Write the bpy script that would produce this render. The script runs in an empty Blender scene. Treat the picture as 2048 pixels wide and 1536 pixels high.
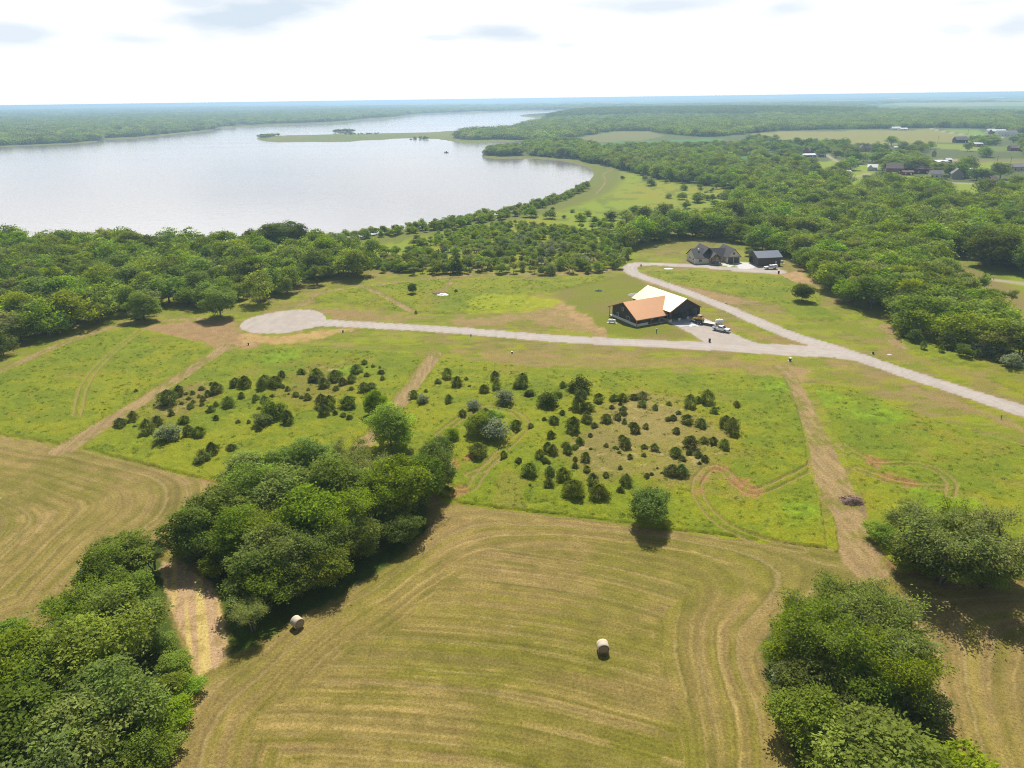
import bpy, math, random
import numpy as np
from mathutils import Vector, Matrix

# ------------------------------------------------------------------ camera, sky, sun, exposure
SC = bpy.context.scene
CAMH = 75.0
FPX = 1422.0                       # focal length in photo pixels (2048 wide)
HORIZ = 197.0
PITCH = math.atan((768 - HORIZ) / FPX)
ROLL = math.atan(28 / 2048)
SUN_AZ, SUN_EL = 2.0, 52.0
HAZE = 1.65e-4
_X = np.array([1., 0, 0]); _F = np.array([0, math.cos(PITCH), -math.sin(PITCH)]); _U0 = np.array([0, math.sin(PITCH), math.cos(PITCH)])
_R = math.cos(ROLL) * _X - math.sin(ROLL) * _U0
_U = math.sin(ROLL) * _X + math.cos(ROLL) * _U0
cam_d = bpy.data.cameras.new('camera'); cam = bpy.data.objects.new('camera', cam_d)
SC.collection.objects.link(cam); SC.camera = cam
cam_d.sensor_width = 36; cam_d.lens = FPX / 2048 * 36; cam_d.clip_end = 120000; cam_d.clip_start = 1
cam.matrix_world = Matrix([[_R[i], _U[i], -_F[i], (0, 0, CAMH)[i]] for i in range(3)] + [[0, 0, 0, 1]])

SC.view_settings.view_transform = 'Standard'; SC.view_settings.look = 'None'
SC.view_settings.exposure = 0.25; SC.view_settings.gamma = 1
SC.cycles.max_bounces = 6; SC.cycles.diffuse_bounces = 3; SC.cycles.transparent_max_bounces = 8
SC.cycles.volume_bounces = 1
SC.cycles.use_denoising = True; SC.cycles.denoiser = 'OPENIMAGEDENOISE'; SC.cycles.denoising_input_passes = 'RGB_ALBEDO_NORMAL'; SC.cycles.denoising_prefilter = 'NONE'; SC.cycles.filter_width = 1.0; SC.cycles.sample_clamp_indirect = 3; SC.cycles.use_adaptive_sampling = False

W = bpy.data.worlds.new('World'); SC.world = W; W.use_nodes = True
nt = W.node_tree; N = nt.nodes; LK = nt.links
for n in list(N): N.remove(n)
def nn(tree, typ, **kw):
    n = tree.nodes.new(typ)
    for k, v in kw.items(): setattr(n, k, v)
    return n
def mth(tree, op, a, b=None, c=None, clamp=False):
    n = tree.nodes.new('ShaderNodeMath'); n.operation = op; n.use_clamp = clamp
    for i, v in enumerate((a, b, c)):
        if v is None: continue
        if isinstance(v, (int, float)): n.inputs[i].default_value = v
        else: tree.links.new(v, n.inputs[i])
    return n.outputs[0]
out = nn(nt, 'ShaderNodeOutputWorld'); bg = nn(nt, 'ShaderNodeBackground')
sky = nn(nt, 'ShaderNodeTexSky'); sky.sky_type = 'NISHITA'; sky.sun_disc = False
sky.sun_elevation = math.radians(SUN_EL); sky.sun_rotation = math.radians(SUN_AZ)
tc = nn(nt, 'ShaderNodeTexCoord'); sx = nn(nt, 'ShaderNodeSeparateXYZ'); LK.new(tc.outputs['Generated'], sx.inputs[0])
skm = nn(nt, 'ShaderNodeVectorMath', operation='SCALE'); LK.new(sky.outputs[0], skm.inputs[0]); skm.inputs['Scale'].default_value = 0.06
nz = nn(nt, 'ShaderNodeTexNoise'); nz.inputs['Scale'].default_value = 9; nz.inputs['Detail'].default_value = 5
mp = nn(nt, 'ShaderNodeMapping'); mp.inputs['Scale'].default_value = (1, 1, 4.0); LK.new(tc.outputs['Generated'], mp.inputs[0]); LK.new(mp.outputs[0], nz.inputs['Vector'])
az = mth(nt, 'ARCTAN2', sx.outputs[0], sx.outputs[1]); el = mth(nt, 'ARCSINE', sx.outputs[2])
warp = mth(nt, 'MULTIPLY', mth(nt, 'SUBTRACT', nz.outputs[0], 0.5), 1.9)
tot = None
def pix_dir(px, py):
    d = _F * FPX + _R * (px - 1024) + _U * (768 - py); d /= np.linalg.norm(d)
    return math.atan2(d[0], d[1]), math.asin(d[2])
# thin grey-blue cloud undersides, each a patch of sky direction
for px, py, wx, wy, s in [(520, 28, 150, 34, 1.0), (400, 5, 90, 20, .8), (1005, 65, 75, 15, .9), (880, 76, 70, 8, .6), (265, 80, 62, 11, .65), (30, 66, 62, 18, .8),
                          (1330, 10, 150, 16, .8), (1570, 15, 55, 16, .7), (1135, 90, 24, 6, .5), (2035, 52, 45, 18, .75), (1915, 60, 30, 10, .5), (1960, 4, 60, 9, .55), (40, 118, 40, 6, .3), (2000, -60, 200, 30, .8), (900, -70, 300, 35, .8)]:
    a0, e0 = pix_dir(px, py)
    dx = mth(nt, 'DIVIDE', mth(nt, 'SUBTRACT', az, a0), wx / FPX * 1.4); dy = mth(nt, 'DIVIDE', mth(nt, 'SUBTRACT', el, e0), wy / FPX * 1.4)
    rr = mth(nt, 'MULTIPLY', mth(nt, 'SQRT', mth(nt, 'ADD', mth(nt, 'MULTIPLY', dx, dx), mth(nt, 'MULTIPLY', dy, dy))), 1.05)
    m = mth(nt, 'MULTIPLY', mth(nt, 'MULTIPLY', mth(nt, 'SUBTRACT', mth(nt, 'ADD', 1.1, warp), rr, clamp=True), 1.15, clamp=True), s)
    tot = m if tot is None else mth(nt, 'MAXIMUM', tot, m)
cm = nn(nt, 'ShaderNodeMix', data_type='RGBA'); LK.new(tot, cm.inputs[0])
glow = nn(nt, 'ShaderNodeMapRange', interpolation_type='SMOOTHSTEP'); LK.new(sx.outputs[2], glow.inputs[0]); glow.inputs[1].default_value = .115; glow.inputs[2].default_value = .18; glow.inputs[3].default_value = .97; glow.inputs[4].default_value = 2.0  # unseen sky above the view made brighter to lift the lake's reflections
gv_ = nn(nt, 'ShaderNodeVectorMath', operation='SCALE'); gv_.inputs[0].default_value = (1, 1, 1.01); LK.new(glow.outputs[0], gv_.inputs['Scale']); LK.new(gv_.outputs[0], cm.inputs[6]); cm.inputs[7].default_value = (0.60, 0.69, 0.78, 1)
band = nn(nt, 'ShaderNodeMapRange', interpolation_type='SMOOTHSTEP'); LK.new(sx.outputs[2], band.inputs[0])
band.inputs[1].default_value = 0.13; band.inputs[2].default_value = 0.32; band.inputs[3].default_value = 1.0; band.inputs[4].default_value = 0.03
wm = nn(nt, 'ShaderNodeMix', data_type='RGBA'); ahead = nn(nt, 'ShaderNodeMapRange', interpolation_type='SMOOTHSTEP'); LK.new(sx.outputs[1], ahead.inputs[0]); ahead.inputs[1].default_value = -.2; ahead.inputs[2].default_value = .6; ahead.inputs[3].default_value = .5; ahead.inputs[4].default_value = 1
LK.new(mth(nt, 'MULTIPLY', band.outputs[0], ahead.outputs[0]), wm.inputs[0]); LK.new(skm.outputs[0], wm.inputs[6]); LK.new(cm.outputs[2], wm.inputs[7])
LK.new(wm.outputs[2], bg.inputs[0]); bg.inputs[1].default_value = 1.0; LK.new(bg.outputs[0], out.inputs[0])

sl = bpy.data.lights.new('sun', 'SUN'); sl.energy = 4.7; sl.angle = math.radians(0.5); sl.color = (1.0, 0.955, 0.87)
sun = bpy.data.objects.new('sun', sl); SC.collection.objects.link(sun)
_sd = Vector((math.sin(math.radians(SUN_AZ)) * math.cos(math.radians(SUN_EL)), math.cos(math.radians(SUN_AZ)) * math.cos(math.radians(SUN_EL)), math.sin(math.radians(SUN_EL))))
sun.rotation_euler = _sd.to_track_quat('Z', 'Y').to_euler(); sun.location = (0, 0, 300)

# ------------------------------------------------------------------ helpers
rng = np.random.default_rng(7); random.seed(7)
COL = SC.collection
def G(px, py, z=0.0):
    """where the sight line of a photo pixel meets the ground"""
    px = np.asarray(px, float); py = np.asarray(py, float)
    d = _F[None] * FPX + _R[None] * (px.reshape(-1, 1) - 1024) + _U[None] * (768 - py.reshape(-1, 1))
    t = (z - CAMH) / np.minimum(d[:, 2], -0.8)
    p = d * t[:, None]
    return p[:, :2] if px.ndim else p[0, :2]
def PG(pts): a = np.array(pts, float); return G(a[:, 0], a[:, 1])
def pix(x, y, z=0.):
    v = np.array([x, y, z - CAMH]); f = v @ _F
    return 1024 + FPX * (v @ _R) / f, 768 - FPX * (v @ _U) / f
def scale_at(x, y):                      # photo pixels per metre
    return FPX / (np.array([x, y, -CAMH]) @ _F)

def _h(ix, iy, s):
    n = (ix.astype(np.int64) * 374761393 + iy.astype(np.int64) * 668265263 + s * 1442695041) & 0xffffffff
    n = ((n ^ (n >> 13)) * 1274126177) & 0xffffffff
    return ((n ^ (n >> 16)) & 0xffff) / 65535.0
def vn(x, y, s=0):
    ix = np.floor(x); iy = np.floor(y); fx = x - ix; fy = y - iy
    fx = fx * fx * (3 - 2 * fx); fy = fy * fy * (3 - 2 * fy)
    a = _h(ix, iy, s); b = _h(ix + 1, iy, s); c = _h(ix, iy + 1, s); d = _h(ix + 1, iy + 1, s)
    return (a * (1 - fx) + b * fx) * (1 - fy) + (c * (1 - fx) + d * fx) * fy
def fbm(x, y, s=0, o=4):
    t = 0; a = .5; n = 0
    for i in range(o):
        t = t + a * vn(x * 2 ** i + 17.3 * i, y * 2 ** i - 9.1 * i, s + i); n += a; a *= .5
    return t / n
def ss(e0, e1, x):
    t = np.clip((x - e0) / (e1 - e0), 0, 1); return t * t * (3 - 2 * t)

def seg_d(P, a, b):
    d = b - a; L = max(d @ d, 1e-9)
    t = np.clip(((P - a) @ d) / L, 0, 1)
    return np.hypot(P[:, 0] - a[0] - t * d[0], P[:, 1] - a[1] - t * d[1]), t
def sd_poly(P, poly, margin=40):
    """signed distance to a ground polygon, + inside; only near it"""
    out = np.full(len(P), -1e4); lo = poly.min(0) - margin; hi = poly.max(0) + margin
    k = np.where((P[:, 0] > lo[0]) & (P[:, 0] < hi[0]) & (P[:, 1] > lo[1]) & (P[:, 1] < hi[1]))[0]
    if not len(k): return out
    Q = P[k]; dm = np.full(len(Q), 1e9); ins = np.zeros(len(Q), bool)
    for i in range(len(poly)):
        a = poly[i]; b = poly[(i + 1) % len(poly)]
        dm = np.minimum(dm, seg_d(Q, a, b)[0])
        c = (a[1] > Q[:, 1]) != (b[1] > Q[:, 1])
        xx = a[0] + (Q[:, 1] - a[1]) / (b[1] - a[1] if b[1] != a[1] else 1e-9) * (b[0] - a[0])
        ins ^= c & (Q[:, 0] < xx)
    out[k] = np.where(ins, dm, -dm); return out
def sd_line(P, pts, widths, margin=15, closed=False):
    """half width minus distance to a polyline; also the side distance"""
    pts = np.asarray(pts); widths = np.broadcast_to(np.asarray(widths, float), (len(pts),))
    out = np.full(len(P), -1e4); dd = np.full(len(P), 1e4)
    lo = pts.min(0) - margin; hi = pts.max(0) + margin
    k = np.where((P[:, 0] > lo[0]) & (P[:, 0] < hi[0]) & (P[:, 1] > lo[1]) & (P[:, 1] < hi[1]))[0]
    if not len(k): return out, dd
    Q = P[k]; o = out[k]; e = dd[k]
    for i in range(len(pts) - 1):
        d, t = seg_d(Q, pts[i], pts[i + 1]); w = widths[i] * (1 - t) + widths[i + 1] * t
        o = np.maximum(o, w / 2 - d); e = np.minimum(e, d)
    out[k] = o; dd[k] = e; return out, dd
def smooth_line(pts, n=3):
    p = np.asarray(pts, float)
    for _ in range(n):
        q = [p[0]]
        for i in range(len(p) - 1):
            q += [p[i] * .75 + p[i + 1] * .25, p[i] * .25 + p[i + 1] * .75]
        q.append(p[-1]); p = np.array(q)
    return p
def LW(pts, n=2):
    """pixel polyline (x, y, width) -> smoothed ground polyline and widths"""
    a = np.array(pts, float); q = smooth_line(np.column_stack([G(a[:, 0], a[:, 1]), a[:, 2]]), n)
    return q[:, :2], q[:, 2]

# ------------------------------------------------------------------ the ground plan (photo outlines carried onto the ground)
LAKE = PG([(-700, 470), (-300, 474), (0, 470), (300, 474), (500, 484), (600, 484), (660, 478), (720, 471), (800, 457), (900, 442), (1000, 426), (1060, 411), (1110, 396), (1150, 381), (1172, 365), (1184, 350), (1183, 342),
           (1172, 333), (1150, 327), (1120, 321), (1080, 317.5), (1030, 316.5), (990, 318), (968, 314.5), (962, 309), (972, 303), (1000, 298), (1040, 291), (1070, 286), (1100, 283), (1060, 281.5), (1000, 284), (930, 287.5),
           (910, 283), (875, 278), (820, 276.5), (773, 278.5), (695, 283), (600, 284.5), (545, 284), (527, 282), (512, 275.5), (520, 272.5), (578, 269.5), (640, 268.5), (695, 267.5), (780, 266), (851, 264), (910, 261.5), (969, 257.5), (1010, 256),
           (1045, 251), (1062, 245), (1086, 242.5), (1086, 236), (1060, 234), (1035, 231.5), (1060, 229.5), (1090, 227.5), (1115, 223.5), (1140, 220), (1100, 219.5), (1047, 221.5), (922, 226), (870, 227.5), (844, 229), (800, 234), (773, 238), (723, 240),
           (690, 245), (656, 247), (580, 249), (500, 253), (437, 256), (427, 260), (390, 265), (342, 269), (300, 274), (253, 277.5), (205, 278), (195, 283), (171, 286), (120, 289), (44, 291.5), (0, 294.5), (-300, 308), (-700, 335)])
ISLET = PG([(668, 265.5), (676, 262.5), (700, 262), (712, 265), (690, 266.5)])
HAY = PG([(-700, 800), (0, 872), (120, 893), (165, 899), (280, 930), (430, 968), (600, 1000), (800, 985), (838, 978), (862, 1000), (920, 1010), (1000, 1020), (1140, 1035), (1330, 1060), (1560, 1090), (1655, 1102),
          (1750, 1110), (1800, 1150), (2000, 1158), (2048, 1165), (2900, 1290)])
HAY = np.vstack([HAY, [[260, 40], [260, -260], [-260, -260], [-260, 60]]])
ISL_A = PG([(-300, 1420), (0, 1285), (130, 1245), (190, 1170), (250, 1120), (320, 1110), (335, 1150), (340, 1230), (362, 1290), (390, 1335), (372, 1390), (345, 1450), (328, 1536), (320, 1750), (-500, 1900)])
ISL_B = PG([(350, 1060), (400, 1010), (440, 970), (560, 1005), (700, 950), (800, 960), (850, 1000), (855, 1060), (800, 1110), (720, 1170), (620, 1225), (560, 1262), (500, 1300), (455, 1310), (455, 1250), (430, 1180), (400, 1140), (350, 1110)])
ISL_C = PG([(1560, 1240), (1650, 1180), (1760, 1200), (1850, 1290), (1865, 1380), (1880, 1430), (1900, 1500), (1930, 1700), (1640, 1750), (1590, 1536), (1560, 1440), (1525, 1330), (1525, 1280)])
ISL_D = PG([(1745, 1060), (1800, 1020), (1900, 1010), (2010, 1030), (2045, 1090), (2040, 1160), (1990, 1155), (1900, 1155), (1800, 1140), (1760, 1110)])
LUSH = [PG([(-400, 900), (0, 748), (60, 724), (130, 692), (200, 667), (260, 654), (300, 662), (345, 672), (385, 682), (430, 697), (330, 762), (220, 830), (122, 889), (0, 868), (-400, 830)]),
        PG([(447, 703), (540, 697), (640, 696), (760, 703), (852, 712), (800, 778), (740, 858), (718, 890), (600, 1000), (430, 964), (280, 926), (166, 896), (300, 800), (400, 730)]),
        PG([(882, 716), (1000, 727), (1100, 738), (1200, 742), (1330, 747), (1500, 750), (1572, 757), (1592, 800), (1610, 880), (1616, 950), (1640, 1010), (1655, 1097), (1560, 1086), (1330, 1056), (1140, 1032), (1000, 1016), (920, 1006), (868, 985), (905, 950), (850, 930), (760, 900), (760, 870), (822, 790)]),
        PG([(1622, 768), (1700, 775), (1760, 800), (1900, 850), (2048, 892), (2900, 1100), (2900, 1280), (2048, 1161), (1990, 1153), (1800, 1145), (1762, 1100), (1740, 1040), (1722, 990), (1697, 930), (1675, 870), (1650, 820)]),
        PG([(630, 588), (660, 576), (740, 572), (850, 560), (1000, 556), (1100, 562), (1200, 552), (1230, 556), (1120, 580), (1060, 590), (1045, 612), (920, 628), (830, 626), (760, 616), (680, 605), (632, 606)]),
        PG([(1290, 542), (1400, 541), (1560, 550), (1600, 572), (1640, 592), (1640, 612), (1560, 608), (1500, 600), (1400, 578), (1320, 562)]),
        PG([(1560, 610), (1640, 612), (1690, 640), (1600, 640)]),
        PG([(850, 1058), (872, 1042), (905, 1034), (890, 1048), (850, 1066)]),
        PG([(1780, 640), (1800, 690), (1900, 725), (2048, 748), (2300, 790), (2300, 760), (2048, 730), (1900, 705)]),
        PG([(1960, 752), (2048, 762), (2300, 810), (2300, 835), (2048, 790)]),
        PG([(1650, 1045), (1665, 1030), (1690, 1080), (1690, 1103), (1668, 1104)])]
PATHS = [LW([(-300, 850, 4), (-60, 768, 4), (0, 742, 4), (60, 715, 4), (120, 688, 3.6), (200, 660, 3.6), (290, 641, 3), (400, 637, 3), (460, 640, 4)]),
         LW([(452, 694, 6), (440, 702, 4.6), (330, 775, 4.6), (220, 842, 4.8), (125, 900, 6)]),
         LW([(872, 708, 4.5), (822, 778, 4.2), (770, 850, 4.2), (728, 886, 4.2), (690, 940, 4)]),
         LW([(1560, 735, 5), (1585, 757, 3.6), (1608, 810, 4.3), (1638, 880, 5.2), (1660, 950, 7), (1682, 1000, 6.2), (1705, 1060, 4.8), (1722, 1112, 8), (1740, 1140, 7)]),
         LW([(600, 612, 4), (640, 582, 3), (760, 570, 3), (880, 554, 3), (1000, 548, 3), (1120, 549, 3), (1240, 540, 3)]),
         LW([(722, 570, 3), (780, 598, 3), (825, 624, 3)]),
         LW([(880, 588, 2.5), (905, 562, 2.5)]),
         LW([(1770, 650, 4), (1786, 680, 4), (1800, 695, 4)]),
         LW([(1290, 322, 2), (1200, 345, 1.4), (1215, 362, 1.2), (1190, 390, 1.2)])]
TRACKS = [([(880, 870), (930, 830), (975, 812), (1030, 824), (1052, 845), (1048, 862), (1015, 895), (985, 920), (960, 950), (945, 980), (915, 985), (885, 972)], .9),
          ([(1625, 935), (1560, 968), (1510, 988), (1478, 975), (1450, 942), (1420, 932), (1396, 958), (1392, 985), (1405, 1010), (1440, 1050), (1520, 1085), (1600, 1098)], .7),
          ([(1680, 890), (1720, 915), (1750, 930), (1820, 928), (1865, 935), (1905, 962), (1900, 990)], .8),
          ([(1715, 940), (1745, 950), (1790, 968), (1840, 972), (1890, 975)], .7),
          ([(290, 655), (230, 700), (170, 760), (155, 830)], .35),
          ([(940, 950), (975, 935), (1000, 915)], .5)]
R_MAIN = LW([(2700, 1040, 7.5), (2300, 905, 7.5), (2048, 822, 7.3), (1846, 758, 7), (1750, 725, 7), (1655, 693, 7.4), (1575, 669, 7), (1502, 637, 6.4), (1428, 605, 6), (1367, 582, 6), (1319, 565, 6), (1270, 549, 6.5), (1257, 537, 7), (1267, 528, 7), (1306, 527.5, 6.5), (1355, 530, 6.5), (1404, 532.5, 7), (1453, 537, 8), (1502, 541, 9), (1552, 543, 9)])
R_BR = LW([(1700, 712, 8), (1655, 703, 10), (1600, 702, 11), (1526, 697, 10.5), (1404, 691, 8.2), (1282, 686, 7.6), (1160, 680, 7.4), (1083, 675, 7.4), (922, 661, 7.2), (793, 653, 7), (700, 648, 7), (630, 645, 9)])
CULDESAC = PG(smooth_line([(478, 652), (485, 661), (513, 667), (564, 667), (615, 658), (640, 652), (656, 644), (652, 632), (636, 621), (601, 619), (547, 624), (506, 634), (484, 644), (478, 652)], 1))
DRIVE = PG([(1341, 646), (1397, 634), (1428, 647), (1455, 662), (1507, 684), (1541, 692), (1525, 704), (1428, 694), (1408, 684), (1380, 666)])
APRON = PG([(1487, 533), (1520, 531), (1545, 533), (1560, 539), (1562, 547), (1530, 547), (1480, 541)])
CONC = PG([(1464, 526.5), (1477, 523.5), (1497.5, 524.6), (1518, 531.5), (1504, 537), (1480, 537.5)])
WALK = PG([(1436, 527), (1452, 526.5), (1468, 531.5), (1460, 533.5), (1440, 530)])
STRAW = PG([(322, 1120), (350, 1125), (400, 1145), (430, 1180), (452, 1250), (458, 1300), (438, 1335), (395, 1350), (375, 1300), (345, 1230), (325, 1160)])
M1 = PG([(1190, 333), (1250, 343), (1330, 362), (1400, 372), (1470, 382), (1475, 405), (1400, 428), (1320, 437), (1200, 445), (1100, 455), (1000, 460), (950, 462), (1060, 425), (1110, 405), (1160, 385), (1188, 360)])
M2 = PG([(700, 500), (680, 486), (740, 476), (850, 462), (1000, 440), (1080, 425), (1250, 440), (1330, 450), (1240, 500), (1100, 515), (900, 520), (760, 515)])
CLEAR = PG([(1850, 518), (1900, 519), (1945, 530), (1990, 540), (2048, 552), (2400, 610), (2400, 780), (2150, 745), (2070, 700), (2010, 660), (1985, 610), (1945, 570), (1905, 545), (1880, 530)])
# fields further off: outline, albedo
FIELDS = [([(1500, 268), (1553, 264), (1640, 262.5), (1768, 262), (1861, 260), (1955, 274), (1939, 284), (1856, 287), (1800, 289), (1695, 288), (1650, 281), (1567, 280), (1530, 274)], (.26, .26, .08)),
          ([(1880, 258.5), (1955, 260), (1979, 271), (1955, 273), (1900, 264)], (.2, .3, .06)),
          ([(1858, 287.5), (1940, 288), (1979, 303), (1930, 301), (1870, 296)], (.24, .30, .06)),
          ([(1690, 354), (1735, 351), (1741, 357), (1719, 374), (1695, 371)], (.25, .33, .045)),
          ([(1628, 324), (1674, 321), (1687, 328), (1640, 340)], (.25, .33, .045)),
          ([(1714, 329), (1767, 329), (1762, 336), (1741, 351), (1700, 352)], (.25, .33, .045)),
          ([(1780, 350), (1869, 354), (1901, 366), (1821, 364), (1785, 360)], (.25, .33, .045)),
          ([(1905, 366), (1992, 374), (2010, 392), (1915, 385)], (.25, .33, .045)),
          ([(1960, 322), (2300, 322), (2300, 342), (1950, 338), (1935, 330)], (.24, .31, .05)),
          ([(1850, 317), (2300, 319), (2300, 324), (1850, 325)], (.2, .2, .08)),
          ([(1605, 349), (1634, 349), (1632, 357), (1604, 357)], (.24, .34, .04)),
          ([(1687, 212.5), (1800, 209), (2300, 212), (2300, 232), (1960, 227), (1780, 222)], (.09, .19, .07)),
          ([(1760, 211), (1794, 206.5), (2300, 206), (2300, 213), (1850, 214)], (.30, .32, .12)),
          ([(2000, 230), (2300, 231), (2300, 236), (2020, 234)], (.2, .28, .09)),
          ([(1535, 306), (1572, 306.5), (1580, 315), (1535, 316)], (.09, .22, .05)),
          ([(1470, 310), (1510, 311), (1510, 318), (1475, 318)], (.09, .2, .05)),
          ([(1150, 277), (1200, 268), (1230, 264), (1300, 264), (1330, 272), (1280, 282), (1200, 284)], (.19, .2, .07)),
          ([(1190, 287), (1280, 283), (1444, 276), (1450, 280), (1403, 284), (1322, 285), (1200, 294)], (.08, .22, .06)),
          ([(1590, 227.5), (1632, 228), (1625, 231), (1600, 231)], (.15, .2, .06)),
          ([(1960, 290), (2040, 296), (2040, 303), (1985, 302)], (.16, .21, .05))]
FIELDS = [(PG(a), c) for a, c in FIELDS]
LANES = [LW([(1653, 309, 5), (1664, 318, 5), (1690, 328, 5)]), LW([(1765, 352.5, 4), (1730, 347, 6), (1727, 350, 6), (1744, 362, 6)]), LW([(1672, 351.5, 5), (1700, 352, 5), (1728, 352, 5)]),
         LW([(1860, 257, 8), (1875, 262, 8), (1955, 274, 8), (2048, 277, 8), (2300, 290, 8)]), LW([(1852, 320.5, 6), (1950, 320.5, 6), (2010, 321, 6)]), LW([(1905, 366, 5), (1960, 368, 5)]), LW([(2005, 363, 6), (2060, 359, 6), (2300, 345, 6)]),
         LW([(1935, 341, 5), (2010, 342, 5)]), LW([(1770, 353, 6), (1815, 352, 6)]), LW([(1990, 560, 5), (2048, 568, 6), (2200, 585, 6)])]
RIDGE = PG([(1086, 241), (1300, 234), (1500, 236), (1700, 236), (1760, 228), (1500, 222), (1150, 226)])

def terrain(P):
    """ground height: flat bench, rolling far country, a wooded rise across the lake, the lake bed"""
    r = np.hypot(P[:, 0], P[:, 1])
    h = 9 * fbm(P[:, 0] / 900, P[:, 1] / 900, 5, 3) * ss(1300, 3500, r)
    h += 14 * ss(-150, 250, sd_poly(P, RIDGE, 600))
    lk = np.maximum(sd_poly(P, LAKE, 60), -1e4); lk = np.minimum(lk, np.where(sd_poly(P, ISLET, 60) > -40, -sd_poly(P, ISLET, 60), 1e4))
    h = np.where(lk > -30, h * ss(0, -30, lk), h)
    return np.where(lk > -6, h - .9 * ss(-6, 2, lk) - 2 * ss(0, 30, lk), h)
# ------------------------------------------------------------------ ground sheet, split by use
def mat_base(name, rough=.9):
    m = bpy.data.materials.new(name); m.use_nodes = True
    b = m.node_tree.nodes['Principled BSDF']; b.inputs['Roughness'].default_value = rough
    b.inputs['Specular IOR Level'].default_value = .25
    return m, m.node_tree, b
def np_mesh(name, V, Fq, mat=None, smooth=False):
    me = bpy.data.meshes.new(name); V = np.asarray(V, np.float32); Fq = np.asarray(Fq, np.int32); k = Fq.shape[1]
    me.vertices.add(len(V)); me.vertices.foreach_set('co', V.ravel())
    me.loops.add(Fq.size); me.loops.foreach_set('vertex_index', Fq.ravel())
    me.polygons.add(len(Fq)); me.polygons.foreach_set('loop_start', np.arange(0, Fq.size, k, dtype=np.int32))
    if smooth: me.polygons.foreach_set('use_smooth', np.ones(len(Fq), bool))
    if mat: me.materials.append(mat)
    me.update(calc_edges=True); return me
def link(name, me, kind=None, label=None, cat=None, group=None, parent=None):
    o = bpy.data.objects.new(name, me); COL.objects.link(o)
    if kind: o['kind'] = kind
    if label: o['label'] = label
    if cat: o['category'] = cat
    if group: o['group'] = group
    if parent: o.parent = parent
    return o

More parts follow.
